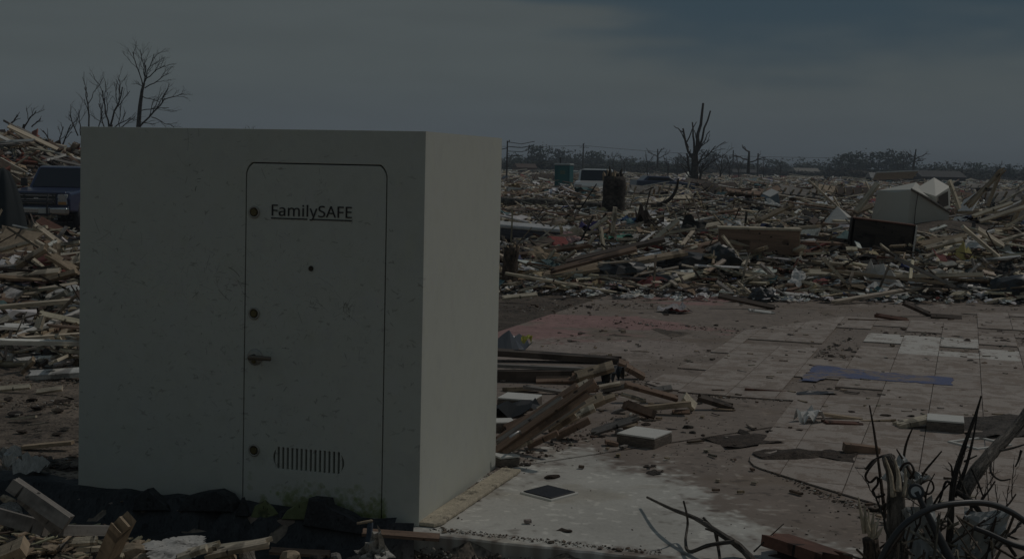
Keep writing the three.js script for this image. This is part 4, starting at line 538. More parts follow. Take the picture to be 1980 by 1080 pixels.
sticks('dark_branch', 'dark thick branch leaning up to a sharp broken point', [
  ['limb', [[1.743,0.078,-5], [1.739,0.304,-5], [1.747,0.488,-5], [1.784,0.631,-5], [1.824,0.754,-5], [1.842,0.825,-5]], [0.017, 0.003], 9],
  ['limb', [[1.761,0.419,-5.03], [1.809,0.528,-5.05], [1.837,0.639,-5.06], [1.861,0.759,-5.08]], [0.010, 0.002], 7], ['twig', [[1.758,0.447,-5], [1.816,0.412,-5], [1.869,0.347,-5], [1.947,0.267,-5], [2,0.197,-5]], [0.013, 0.007], 7], ['twig', [[1.834,0.528,-5.05], [1.844,0.479,-5], [1.866,0.425,-5]], [0.006, 0.003], 5], ['twig', [[1.75,0.457,-5], [1.72,0.487,-5], [1.698,0.425,-5], [1.684,0.374,-5]], [0.007, 0.003], 5],
], M.darkbark);
sticks('grey_branch', 'thick grey branch slanting across the tiles into the brush', [
  ['limb', [[1.836,0.4,-5.15], [1.909,0.484,-5.2], [2.018,0.553,-5.3], [2.129,0.612,-5.4], [2.274,0.733,-5.5]], [0.030, 0.022], 10], ['twig', [[1.995,0.548,-5.28], [2.063,0.558,-5.28], [2.137,0.581,-5.28]], [0.008, 0.003], 5], ['twig', [[1.981,0.516,-5.25], [1.969,0.475,-5.2], [2.005,0.448,-5.2], [2.047,0.453,-5.2]], [0.006, 0.003], 5], ['twig', [[1.82,0.543,-5.1], [1.871,0.569,-5.1]], [0.005, 0.003], 5], ['twig', [[2.127,0.551,-5.3], [2.116,0.508,-5.3], [2.104,0.481,-5.3]], [0.006, 0.003], 5],
], M.greybark);
sticks('bare_twigs', 'thin bare shoots rising from the brush before the tiles', [
  ['twig', [[1.513,0.312,-5.1], [1.481,0.52,-5.1], [1.456,0.664,-5.1], [1.436,0.761,-5.1]], [0.008, 0.003], 5], ['twig', [[1.576,0.459,-5.1], [1.582,0.584,-5.1], [1.595,0.636,-5.1], [1.61,0.672,-5.1]], [0.007, 0.003], 5], ['twig', [[1.606,0.474,-5], [1.634,0.526,-5], [1.669,0.571,-5], [1.696,0.605,-5]], [0.006, 0.003], 5], ['twig', [[1.638,0.424,-5], [1.585,0.505,-5], [1.548,0.565,-5], [1.519,0.609,-5]], [0.007, 0.003], 5], ['twig', [[1.66,0.374,-5], [1.702,0.446,-5], [1.729,0.477,-5]], [0.006, 0.003], 5], ['twig', [[1.74,0.508,-5], [1.734,0.548,-5], [1.722,0.562,-5]], [0.005, 0.002], 5], ['twig', [[1.417,0.368,-5], [1.458,0.369,-5], [1.487,0.394,-5]], [0.009, 0.007], 6], ['twig', [[1.628,0.35,-4.9], [1.606,0.409,-4.9], [1.614,0.489,-4.9], [1.638,0.54,-4.9]], [0.006, 0.002], 5],
], M.bark, 'twigs');
sticks('rusty_wire', 'curled rusty bedspring wire tangled on the sapling', [
  ['coil', [[1.386,0.537,-4.95], [1.417,0.574,-4.95], [1.466,0.595,-4.95], [1.49,0.596,-4.93], [1.466,0.576,-4.9], [1.476,0.539,-4.93], [1.514,0.531,-4.95], [1.533,0.56,-4.95], [1.551,0.571,-4.93], [1.558,0.548,-4.9], [1.553,0.511,-4.93]], [0.005, 0.005], 5],
  ['coil', [[1.414,0.589,-4.9], [1.382,0.559,-4.88], [1.373,0.52,-4.9], [1.399,0.496,-4.92], [1.417,0.521,-4.9], [1.421,0.495,-4.9], [1.408,0.46,-4.92], [1.419,0.445,-4.9], [1.45,0.456,-4.9]], [0.005, 0.005], 5], ['coil', [[1.57,0.49,-4.88], [1.586,0.519,-4.86], [1.627,0.51,-4.9], [1.642,0.475,-4.92], [1.617,0.46,-4.9], [1.594,0.473,-4.9]], [0.004, 0.004], 5],
], paint([0.055, 0.040, 0.032], { roughness: 0.7, metalness: 0.4 }), 'wire');
{ const o = thing('fine_twigs', 'spray of fine dead twigs behind the arching hose', 'twigs'); for (const [k, a, b] of [[1, [1.765,0.339,-4.95], [1.927,0.479,-5.05]], [2, [1.629,0.33,-4.9], [1.579,0.496,-4.95]], [3, [1.838,0.294,-4.9], [1.991,0.442,-5]], [4, [1.457,0.301,-4.85], [1.407,0.465,-4.9]], [5, [1.675,0.3,-4.8], [1.817,0.378,-4.85]], [6, [1.87,0.27,-4.85], [1.994,0.377,-4.9]], [7, [1.521,0.277,-4.8], [1.59,0.432,-4.85]], [8, [1.822,0.367,-5], [1.771,0.558,-5.05]]]) part('twig', merge(limbs(1200 + k, a, b, 0.006, 2)), k % 2 ? M.bark : M.greybark, o); }
solo('garden_hose', tube(new THREE.CatmullRomCurve3([[1.331,0.22,-4.6], [1.368,0.325,-4.6], [1.432,0.42,-4.6], [1.534,0.477,-4.62], [1.646,0.492,-4.65], [1.778,0.478,-4.7], [1.872,0.44,-4.72], [1.963,0.37,-4.75], [2.046,0.249,-4.8]].map(p => V(...p))).getPoints(40), 0.0115, 9), paint([0.040, 0.041, 0.042], { roughness: 0.42 }), 'black rubber hose arching over the torn sapling', 'hose');
sticks('cable', 'black cable drooping to the right under the hose', [['cable', [[1.742,0.375,-4.75], [1.801,0.353,-4.75], [1.879,0.319,-4.75], [1.966,0.298,-4.75]], [0.010, 0.010], 7]], M.rubber, 'cable');
{ // metal pole with a round cap
  const a = V(...[1.521,0.506,-4.75]), b = V(...[1.633,0.281,-4.7]), c = V(...[1.705,0.155,-4.65]), o = thing('capped_pole', 'black pole with a bright round cap leaning in the brush', 'pole'); part('pole', tube([a, a.clone().lerp(b, 0.5), b, c], [0.010, 0.013, 0.018, 0.02], 9), M.rubber, o);
  const cap = part('cap', new THREE.TorusGeometry(0.024, 0.006, 8, 22), M.rubber, o); cap.position.copy(a); cap.lookAt(V(0.4, 2.2, 0)); part('cap_disc', new THREE.CylinderGeometry(0.022, 0.022, 0.006, 20).rotateX(Math.PI / 2), M.steel, cap, [0, 0, 0]);
}
const film = new THREE.MeshPhysicalMaterial({ color: new THREE.Color().setRGB(0.55, 0.56, 0.54), roughness: 0.5, transmission: 0.35, thickness: 0, side: THREE.DoubleSide });
for (const [p, sx, sy, sz, rx, ry, k, label] of [[[1.594,0.304,-4.85], 0.14, 0.25, 0.26, 1.25, 0.3, 2, 'translucent plastic film hanging behind the capped pole'], [[1.818,0.259,-4.95], 0.16, 0.3, 0.28, 1.2, -0.4, 3, 'translucent plastic film draped under the arching hose'], [[1.555,0.494,-5], 0.12, 0.4, 0.14, 1.0, 0.8, 1, 'crumpled white plastic caught on the broken sapling']]) { const m = solo('plastic_film', ragGeometry(k * 41, 10, 0.22), film, label, 'plastic film'); m.position.set(...p); m.scale.set(sx, sy, sz); m.rotation.set(rx, ry, 0.2); }
{ const R = rng(222), items = []; for (let k = 0; k < 260; k++) { const a = V(...[1.376,0.266,-4.7]).lerp(V(...[2,0.217,-4.9]), R()).add(V((R() - 0.5) * 0.1, -0.14 + R() * R() * 0.30, (R() - 0.5) * 0.4)); items.push({ p: [a.x, a.y, a.z], r: [R() * 6, R() * 6, R() * 6], s: [0.06 + 0.22 * R(), 0.004 + 0.004 * R(), 0.005 + 0.005 * R()], c: vary([[0.12, 0.09, 0.07], [0.3, 0.26, 0.2], [0.2, 0.16, 0.12]][Math.floor(R() * 3)], 0.3, R) }); } stuff('brushwood', shards[2], paint([1, 1, 1], { map: T.woodC }), 'tangle of fine broken twigs at the foot of the sapling', 'brushwood', items);
  for (let k = 0; k < 7; k++) { const p = V(...[1.429,0.261,-4.75]).lerp(V(...[1.988,0.252,-4.85]), k / 6); const m = solo('bark_lump', chunks[k % 4], M.ash, 'dark lump of earth and bark among the brush', 'rubble', 'earth lumps in the brush'); m.position.set(p.x, low + 0.02, p.z); m.scale.set(0.3, 0.26, 0.22); m.rotation.y = k; } }
// ---------------------------------------------------------------- the debris field
rowOfBoards([
[0.767,0.32,-18.259,2.171,0.677,-18.259,0.16,0.05,'dark','long dark plank slanting over the debris behind the slab'],
[0.526,0.234,-17.68,1.723,0.571,-17.68,0.1,0.04,'brown','long brown plank just below the slanting dark plank'],
[0.444,0.153,-17.747,1.209,0.302,-17.747,0.18,0.05,'tan','wide tan board end with a torn tip beside the black bag'],
[2.304,0.516,-20.847,2.696,0.851,-20.847,0.1,0.04,'pale'],
[2.393,0.552,-21.441,3.042,0.686,-21.441,0.1,0.04,'pale'],
[3.836,0.514,-25.874,4.382,0.619,-25.874,0.15,0.05,'pale'],
[1.674,0.32,-18.406,2.518,0.491,-18.406,0.18,0.05,'tan','wide tan plank behind the black plastic'],
[2.48,0.414,-18.782,2.839,0.494,-18.782,0.22,0.05,'brown'],
[2.837,0.461,-18.86,3.075,0.585,-18.86,0.12,0.05,'grey'],
[2.952,0.152,-17.89,1.808,0.271,-17.89,0.07,0.04,'pale','long thin pale lath low across the debris edge'],
[1.685,0.545,-21.613,1.725,1.014,-21.613,0.15,0.04,'pale','pale board standing upright near the green garland'],
[1.346,0.606,-22.052,1.624,0.809,-22.052,0.08,0.03,'pale'],
[1.382,0.433,-19.24,1.32,0.796,-19.24,0.07,0.03,'straw'],
[1.116,0.433,-19.163,1.225,0.66,-19.163,0.07,0.03,'pale'],
[0.468,0.242,-18.551,0.634,0.476,-18.551,0.09,0.04,'pale'],
[0.532,0.211,-18.402,0.756,0.414,-18.402,0.08,0.04,'pale'],
[3.604,0.533,-19.091,3.21,0.639,-19.091,0.08,0.04,'pale'],
[3.284,0.414,-18.559,3.022,0.738,-18.559,0.05,0.03,'straw'],
[2.74,0.497,-19.475,3.283,0.595,-19.475,0.1,0.04,'brown'],
[2.279,0.387,-18.857,2.728,0.542,-18.857,0.07,0.03,'straw'],
[0.857,0.335,-19.159,1.316,0.4,-19.159,0.06,0.03,'pale'],
[8.046,0.758,-31.738,7.249,1.455,-31.738,0.1,0.05,'pale','pale board slanting down to the right in mid debris'],
[6.653,0.918,-24.976,7.054,1.466,-24.976,0.15,0.05,'pale','pale board leaning left of the tipped white cabinet'],
[6.723,0.883,-25.276,7.072,1.034,-25.276,0.1,0.04,'tan'],
[3.942,0.822,-20.944,4.569,1.146,-20.944,0.09,0.04,'tan'],
[4.597,0.098,-17.393,4.192,0.529,-17.393,0.07,0.04,'pale','pale stud slanting to the floor before the brown drawer'],
[5.663,0.251,-17.895,3.997,0.281,-17.895,0.1,0.04,'straw','very long straw-coloured batten lying level in the debris'],
[5.92,0.18,-17.189,5.121,0.55,-17.189,0.1,0.04,'grey','grey plank slanting down over the white sheets'],
[6.396,0.514,-20.029,7.008,0.671,-20.029,0.09,0.04,'pale'],
[6.17,0.443,-19.164,6.58,0.582,-19.164,0.08,0.04,'pale'],
[6.408,0.555,-20.354,7.185,0.716,-20.354,0.1,0.05,'tan'],
[7.311,0.445,-19.318,6.745,0.896,-19.318,0.16,0.05,'straw','broad straw-coloured plank slanting down right of the white cabinet'],
[7.77,0.559,-20.354,7.336,0.825,-20.354,0.12,0.05,'pale'],
[9.032,0.999,-23.62,7.996,0.991,-23.246,0.1,0.05,'tan'],
[8.298,1.048,-23.528,8.874,1.767,-23.528,0.08,0.04,'tan'],
[8.34,1.087,-23.814,9.075,1.808,-23.814,0.07,0.04,'tan','thin tan rafter rising steeply above the right hand pile'],
[8.829,1.09,-24.005,9.072,1.798,-24.005,0.07,0.04,'tan'],
[15.462,0.74,-41.152,16.347,1.277,-41.152,0.09,0.04,'straw'],
[8.147,1.05,-23.528,7.941,1.563,-23.528,0.14,0.05,'straw'],
[8.016,0.943,-22.512,8.727,1.211,-22.512,0.07,0.04,'straw'],
[8.024,0.878,-22.152,8.812,1.153,-22.152,0.07,0.04,'pale'],
[8.704,0.88,-22.419,8.911,1.325,-22.419,0.07,0.04,'tan'],
[19.821,0.725,-55.753,20.801,1.364,-55.753,0.06,0.03,'straw'],
[8.512,1.13,-24.2,8.84,1.422,-24.2,0.06,0.03,'pale'],
[18.401,0.78,-48.479,19.248,1.47,-48.479,0.06,0.03,'tan'],
[8.503,0.795,-22.237,8.895,1.018,-22.237,0.08,0.04,'straw'],
[7.732,0.616,-20.52,8.22,0.766,-20.52,0.08,0.04,'pale'],
[8.25,0.617,-20.685,7.542,0.719,-20.685,0.07,0.04,'brown'],
[5.737,0.58,-20.437,6.306,0.706,-20.437,0.08,0.04,'straw'],
[8.096,0.809,-31.995,7.947,1.054,-31.995,0.07,0.04,'straw'],
[5.349,0.588,-20.519,4.367,0.673,-20.359,0.1,0.05,'dark'],
[5.287,0.544,-20.272,4.289,0.584,-19.793,0.08,0.05,'brown'],
[6.368,0.739,-24.475,6.85,0.765,-24.378,0.08,0.04,'straw'],
[4.287,0.312,-18.703,4.022,0.413,-18.703,0.06,0.03,'pale'],
[3.72,0.187,-18.108,3.428,0.226,-18.108,0.06,0.03,'pale'],
[3.698,0.16,-17.819,3.441,0.383,-17.819,0.08,0.04,'grey'],
[3.578,0.086,-17.393,3.889,0.191,-17.393,0.06,0.03,'tan'],
[4.072,0.046,-17.115,3.509,0.04,-17.046,0.08,0.04,'rust'],
[2.433,0.073,-17.184,2.444,0.176,-17.184,0.1,0.04,'rust'],
[2.938,0.051,-16.91,2.696,0.21,-16.91,0.07,0.03,'grey'],
[3.163,0.049,-16.843,2.955,0.222,-16.843,0.06,0.03,'pale'],
[1.985,0.059,-17.184,2.154,0.153,-17.184,0.06,0.03,'straw'],
[6.496,0.169,-17.749,7.021,0.403,-17.749,0.06,0.03,'grey'],
[6.536,0.296,-18.113,6.471,0.507,-18.113,0.05,0.03,'grey'],
[6.886,0.322,-18.333,6.696,0.496,-18.333,0.05,0.03,'grey'],
[6.164,0.184,-17.821,6.1,0.378,-17.821,0.04,0.03,'straw'],
[-0.107,0.043,-15.859,0.338,0.097,-15.859,0.07,0.03,'straw'],
[0.087,0.046,-16.641,0.352,0.132,-16.641,0.06,0.03,'pale'],
[-10.378,-0.255,-30.574,-11.238,0.145,-30.574,0.26,0.06,'rust','dark red trough-shaped board below the blue pickup'],
[-5.622,0.536,-16.201,-6.02,0.819,-16.201,0.09,0.04,'pale','pale stud alongside the dark red board below the pickup'],
[-5.81,0.548,-15.881,-6.421,0.644,-15.881,0.5,0.03,'tan','wide tan plywood sheet in the debris beside the pickup'],
[-5.054,0.55,-13.155,-4.728,0.742,-13.155,0.12,0.05,'tan'],
[-14.833,-0.313,-37.047,-14.032,-0.17,-37.047,0.12,0.04,'straw'],
[-5.118,0.454,-12.788,-4.472,0.532,-12.788,0.08,0.04,'pale'],
[-4.67,0.508,-12.997,-4.827,0.629,-12.997,0.05,0.03,'straw'],
[-4.593,0.444,-12.685,-4.263,0.545,-12.685,0.12,0.04,'tan'],
[-4.453,0.268,-12.179,-4.874,0.3,-12.179,0.07,0.04,'brown'],
[-4.246,0.172,-11.603,-4.022,0.281,-11.603,0.08,0.04,'tan'],
[-3.909,0.099,-11.188,-4.476,0.099,-11.188,0.07,0.03,'pale'],
[-3.939,0.097,-11.009,-3.697,0.231,-11.009,0.07,0.04,'tan'],
[-3.765,0.01,-9.914,-3.662,0.111,-9.914,0.07,0.03,'tan','short tan stake end poking from under the white panel'],
[-3.879,0.009,-10.32,-4.128,0.006,-10.321,0.05,0.03,'straw'],
[-3.643,0.015,-9.716,-3.221,0.051,-9.716,0.1,0.04,'white','thin whitewashed plank lying on the dirt left of the shelter'],
[-4.457,0.202,-11.983,-4.795,0.237,-11.983,0.05,0.03,'grey'],
[-3.802,0.138,-11.462,-4.079,0.228,-11.462,0.06,0.03,'brown'],
[-5.075,0.363,-12.682,-4.719,0.4,-12.682,0.06,0.03,'dark'],
[-2.793,0.005,-7.36,-2.493,0.04,-7.36,0.05,0.02,'tan','thin tan lath lying on the dirt left of the shelter',0],
[-4.731,0.558,-13.209,-4.387,0.639,-13.209,0.2,0.03,'straw'],
[-4.35,0.514,-12.945,-4.663,0.697,-12.945,0.1,0.04,'tan'],
[-5.592,0.541,-13.97,-5.256,0.596,-13.97,0.1,0.04,'brown'],
[-4.954,0.32,-12.379,-4.506,0.368,-12.379,0.06,0.03,'pale'],
[-4.384,0.132,-11.416,-4.017,0.217,-11.416,0.06,0.03,'white'],
[-4.699,0.178,-11.744,-4.321,0.218,-11.744,0.06,0.03,'straw'],
[-4.624,0.322,-12.428,-4.175,0.4,-12.428,0.07,0.03,'white'],
[-4.167,0.326,-12.478,-4.493,0.389,-12.478,0.06,0.03,'pale'],
[-4.368,0.059,-10.92,-4.061,0.097,-10.92,0.05,0.02,'white'],
[-4.111,0.041,-10.489,-3.816,0.102,-10.489,0.05,0.02,'pale'],
[-4.013,0.112,-11.279,-3.741,0.134,-11.279,0.07,0.03,'straw'],
[-4.7,0.376,-12.632,-5.055,0.423,-12.632,0.05,0.03,'pale'],
[-6.395,0.667,-16.468,-5.934,0.768,-16.468,0.08,0.04,'straw'],
[-5.748,0.537,-16.136,-5.393,0.601,-16.136,0.08,0.04,'pale'],
[-6.059,0.535,-15.135,-5.634,0.658,-15.135,0.07,0.04,'pale'],
[-3.658,0.01,-9.148,-3.4,0.037,-9.148,0.04,0.02,'straw'],
[-3.35,0.004,-9.111,-3.166,0.034,-9.111,0.04,0.02,'pale'],
[-3.156,0.007,-8.14,-2.992,0.027,-8.14,0.03,0.015,'straw'],
[-5.286,0.514,-13.207,-4.995,0.544,-13.207,0.08,0.04,'grey']], 'sticking out of the debris field', 'boards in the debris field');
// flat panels: drywall, ply, siding
function panel(A, B, w, t, mat, label, roll = 0, name = 'wall_panel', cat = 'panel', group) { const m = solo(name, planks[boardCount++ % 4], mat, label, cat, group); layBoard(m, A, B, w, t, roll); return m; }
const wht = M.plaster, tanP = paint([0.48, 0.34, 0.22], { map: T.gritC }), dkP = paint([0.062, 0.050, 0.042], { map: T.woodC });
panel([-4.06,0.011,-10.744], [-3.414,0.003,-10.488], 0.75, 0.02, wht, 'large white panel lying before the debris left of the shelter', 0.1);
panel([-4.499,0.197,-12.226], [-4.024,0.211,-12.276], 0.5, 0.02, wht, 'white panel in the debris above the large white one', -0.3);
panel([3.893,0.087,-17.889], [4.589,0.149,-18.326], 0.5, 0.02, wht, 'white drywall sheet propped before the long level batten', -0.5);
panel([5.529,0.077,-17.745], [6.208,0.113,-17.818], 0.5, 0.02, wht, 'white drywall sheet lying under the slanting grey plank', -0.5);
panel([6.022,0.109,-17.818], [6.628,0.093,-17.675], 0.6, 0.03, tanP, 'tan board sheet propped left of the black bag', -0.55);
panel([5.827,0.269,-19.466], [6.345,0.291,-19.624], 0.45, 0.06, wht, 'white cushion-like panel behind the grey plank', -0.3);
panel([9.092,0.505,-25.5], [10.7,1.037,-26.5], 1.2, 0.03, wht, 'broad white roof sheathing slope under the rafters', -0.75);
panel([9.126,0.579,-26.5], [9.722,1.266,-27.2], 0.6, 0.03, wht, 'white sheathing leaning behind the tipped cabinet', -0.6);
panel([16.742,1.5,-60], [18.705,1.613,-60], 0.9, 0.06, wht, 'pale torn roof sheet lying far behind the tipped cabinet', -0.4);
panel([-0.016,0.031,-17.322], [0.406,0.048,-17.532], 0.3, 0.02, wht, 'white panel scrap near the stump by the shelter', -0.2);
ragAt('crumpled_paper', [5.054,0.018,-17.183], 0.75, 0.9, 0.5, 0.4, wht, 'big crumpled white sheet at the edge of the floor', 'sheet', undefined, 2, 0.3);
ragAt('crumpled_paper', [5.074,0.068,-17.745], 0.5, 1.6, 0.4, 1.9, wht, 'white sheet peaked like a tent at the debris edge', 'sheet', undefined, 4, 0.6);
ragAt('insulation', [6.841,0.301,-19.624], 0.40, 1.3, 0.35, 0.4, paint([0.62, 0.55, 0.22]), 'yellow insulation lump in the debris on the right', 'insulation', undefined, 1);
ragAt('insulation', [6.542,0.295,-19.624], 0.26, 0.8, 0.25, 1.4, paint([0.60, 0.52, 0.26]), 'small yellow insulation scrap by the white panel', 'insulation', undefined, 3);
ragAt('cloth', [1.804,0.39,-21.868], 0.65, 0.9, 0.4, 0.3, paint([0.03, 0.22, 0.15], { roughness: 0.6 }), 'bright green garland tangled on the debris', 'garland', undefined, 0).name = 'garland';
ragAt('cloth', [1.447,0.48,-22.493], 0.6, 1.6, 0.5, 1.0, paint([0.055, 0.045, 0.15]), 'purple cloth heaped beside the upright pale board', 'cloth', undefined, 2);
ragAt('cloth', [2.33,0.495,-26.187], 0.45, 1.0, 0.4, 0.2, paint([0.05, 0.11, 0.24]), 'blue tarpaulin scrap beyond the upright board', 'cloth', undefined, 4);
ragAt('cloth', [1.042,0.374,-21.867], 0.4, 1.6, 0.35, 0.2, paint([0.55, 0.50, 0.42]), 'cream striped cloth hanging behind the pink cushion', 'cloth', undefined, 1, 0.8);
ragAt('cloth', [0.837,0.295,-29.753], 0.5, 0.8, 0.4, 0.2, paint([0.22, 0.03, 0.04]), 'dark red cloth behind the mattress', 'cloth', undefined, 3);
ragAt('cloth', [1.415,0.026,-17.391], 0.8, 0.5, 0.4, 0.2, paint([0.5, 0.33, 0.33]), 'pinkish white cloth spread before the black bag', 'cloth', undefined, 0);
{ const o = thing('mattress', 'white mattress with a grey side lying beside the shelter', 'mattress', [0.143,0.341,-22.397], -0.22); o.rotation.z = -0.05; o.position.y += 0.05; part('top', rbox(1.7, 0.07, 1.0, 0.03, 0, 0.23, 0), paint([0.66, 0.66, 0.66], { map: T.fleckC }), o); part('side_band', rbox(1.69, 0.2, 0.99, 0.05, 0, 0.1, 0), paint([0.12, 0.12, 0.14], { map: T.fleckC }), o);
  const c = solo('cushion', rbox(0.36, 0.12, 0.3, 0.05), paint([0.36, 0.10, 0.09], { map: T.fleckC }), 'square pink red cushion in front of the mattress', 'cushion'); const p = [0.753,0.314,-20.591]; c.position.set(p[0], p[1] + 0.12, p[2]); c.rotation.set(0.7, 0.4, -0.4); }
{ // black plastic bags
  const bag = (p, sx, sy, sz, turn, seed, label) => { const g = mergeVertices(new THREE.IcosahedronGeometry(0.5, 4).deleteAttribute('uv').deleteAttribute('normal')), P = g.attributes.position; for (let i = 0; i < P.count; i++) { const v = V(P.getX(i), P.getY(i), P.getZ(i)), k = 0.55 + 0.75 * fbm(v.x * 3 + seed, v.y * 3 + v.z * 2.3, seed, 3) + 0.7 * Math.abs(fbm(v.x * 6 + v.y * 4, v.z * 6 + v.y * 2, seed, 3) - 0.5) - 0.25 * Math.abs(vnoise(v.x * 14 + v.y * 8, v.z * 14 + v.y * 5, seed) - 0.5); v.multiplyScalar(k); P.setXYZ(i, v.x, Math.max(v.y, -0.2), v.z); } g.computeVertexNormals(); const m = solo('black_bag', toCreasedNormals(g, 0.35), M.black, label, 'plastic bag'); m.position.set(p[0], p[1] + sy * 0.18, p[2]); m.scale.set(sx, sy, sz); m.rotation.y = turn; };
  bag([1.639,0.084,-17.96], 0.95, 0.45, 0.6, 0.3, 4, 'shiny black plastic bag slumped at the debris edge'); bag([1.955,0.06,-17.745], 0.8, 0.28, 0.5, -0.3, 6, 'flattened black plastic tail beside the slumped bag'); bag([2.629,0.216,-18.625], 1.4, 0.4, 0.6, 0.1, 8, 'long black plastic under the wide tan plank'); bag([6.723,0.032,-17.184], 0.6, 0.46, 0.45, 0.2, 9, 'black bag with pale print at the tile edge'); bag([3.929,0.363,-19.238], 0.42, 0.75, 0.4, 0.2, 11, 'upright black sack before the brown dresser'); bag([3.268,-0.002,-16.507], 0.36, 0.28, 0.3, 0.2, 12, 'dark sack lying at the floor edge'); bag([3.076,0.24,-18.626], 0.5, 0.5, 0.5, 0.9, 14, 'black sack behind the long thin lath'); bag([6.28,0.071,-17.533], 0.7, 0.2, 0.35, 0.4, 19, 'low dark sack before the tan board sheet');
  const br = (p, s, seed, label, mat) => { const m = solo('bundle', ragGeometry(seed, 8, 0.5), mat, label, 'bundle'); m.position.set(p[0], p[1] + 0.12, p[2]); m.scale.set(...s); };
  br([2.739,0.467,-26.081], [0.6, 0.8, 0.4], 51, 'brown rolled carpet bundle beyond the garland', paint([0.12, 0.085, 0.07], { map: T.gritC }));
}
// furniture wrecks
{ const o = thing('dresser', 'brown wooden dresser carcass with a pale top edge', 'dresser', [3.682,0.358,-19.238], -0.12); part('front', box(1.15, 0.36, 0.02, 0, 0.26, 0.2), M.brown, o); part('side', box(0.02, 0.36, 0.4, -0.58, 0.26, 0), M.brown, o); part('side', box(0.02, 0.36, 0.4, 0.58, 0.26, 0), M.tan, o); part('top', box(1.22, 0.03, 0.44, 0, 0.456, 0), M.straw, o);
  const c = thing('cabinet', 'black open cabinet with one white side panel', 'cabinet', [5.847,0.36,-20.51], -0.2); c.rotation.z = -0.1; part('back', box(0.95, 0.5, 0.02, 0, 0.3, -0.2), dkP, c); part('top', box(0.95, 0.02, 0.4, 0, 0.55, 0), M.rust, c); part('side', box(0.025, 0.5, 0.42, 0.49, 0.3, 0), wht, c); part('side', box(0.02, 0.5, 0.4, -0.49, 0.3, 0), dkP, c); part('door', box(0.9, 0.46, 0.02, 0, 0.3, 0.2), dkP, c);
  const d = thing('drawer', 'open brown wooden drawer lying in the debris', 'drawer', [5.77,0.282,-19.781], -0.35); d.rotation.x = 0.16; part('front', box(0.5, 0.14, 0.025, 0, 0.09, 0.22), M.rust, d); part('back', box(0.5, 0.14, 0.02, 0, 0.09, -0.22), M.tan, d); part('side', box(0.02, 0.14, 0.42, 0.24, 0.09, 0), M.tan, d); part('side', box(0.02, 0.14, 0.42, -0.24, 0.09, 0), M.tan, d); part('bottom', box(0.46, 0.012, 0.42, 0, 0.03, 0), M.straw, d);
  const e = thing('gable_piece', 'small pyramid of pale roofing torn from a gable', 'roof piece', [6.152,0.504,-24.368], 0.2); const g = new THREE.ConeGeometry(0.5, 0.42, 4, 1).toNonIndexed(); g.computeVertexNormals(); part('roofing', g.scale(1.0, 0.8, 0.7).rotateZ(0.16).rotateY(0.5).translate(0, 0.36, 0), wht, e); for (let k = 0; k < 5; k++) part('batten', planks[k].clone().scale(0.5 + 0.12 * k, 0.03, 0.06), k % 2 ? M.straw : M.grey, e, [-0.3 + k * 0.16, 0.16 + 0.03 * k, 0.36], [0.3, 0.5 - k * 0.3, 0.1]); part('eave', box(0.95, 0.07, 0.5, 0, 0.18, 0), M.brown, e, undefined, [0, 0.6, 0]); }
{ // battered white appliance boxes, tipped and half buried
  const skin = paint([0.60, 0.585, 0.52], { roughness: 0.55 }), hull = (pts, o) => new ConvexGeometry(pts.map(p => V(...p).sub(o)));
  const O = V(...[7.709,0.623,-25]), o = thing('tipped_freezer', 'large battered white appliance box tipped and half buried on the pile', 'appliance', O.toArray());
  part('body', hull([[7.121,1.328,-25.2], [7.59,1.369,-24.6], [7.534,0.698,-24.6], [7.01,0.74,-25.2], [7.342,1.3,-24.85], [8.493,0.926,-25.1], [8.49,0.433,-25.1], [8.026,1.156,-24.8], [8.08,1.499,-25.9], [8.09,0.587,-25.9], [7.281,0.721,-24.85]], O), skin, o);
  part('door_seam', tube([V(...[7.72,1.313,-24.6]).sub(O), V(...[7.688,0.987,-24.62]).sub(O), V(...[7.676,0.67,-24.64]).sub(O)], 0.008, 5), paint([0.12, 0.11, 0.1]), o); part('torn_edge', tube([V(...[7.584,1.379,-24.58]).sub(O), V(...[8.013,1.177,-24.76]).sub(O), V(...[8.506,0.927,-25.08]).sub(O)], [0.02, 0.03, 0.015], 5), M.grey, o);
  const Q = V(...[8.339,1.069,-25.6]), q = thing('tipped_cabinet', 'second pale box with a dark end behind the battered appliance', 'appliance', Q.toArray());
  part('body', hull([[7.857,1.361,-25.3], [8.439,1.6,-25.9], [8.698,1.422,-25.7], [8.221,1.242,-25.1], [8.713,1.001,-25.7], [8.267,0.95,-25.15], [7.97,1.036,-25.4], [8.564,1.107,-26.2]], Q), skin, q);
  part('dark_end', hull([[8.271,1.233,-25.1], [8.593,1.342,-25.5], [8.62,1.056,-25.52], [8.302,1.013,-25.11], [8.483,1.179,-25.4]], Q), dkP, q);  // solid dark wedge set into the right end
  const k = thing('blue_bin', 'small pale blue grey box tilted in the mid debris', 'box', [8.659,0.48,-43.163], 0.5); k.rotation.set(0.3, 0.5, 0.3); part('body', rbox(0.45, 0.4, 0.4, 0.02, 0, 0.25, 0), paint([0.23, 0.29, 0.34]), k); part('lid', rbox(0.4, 0.03, 0.42, 0.01, 0.06, 0.47, 0), wht, k); }

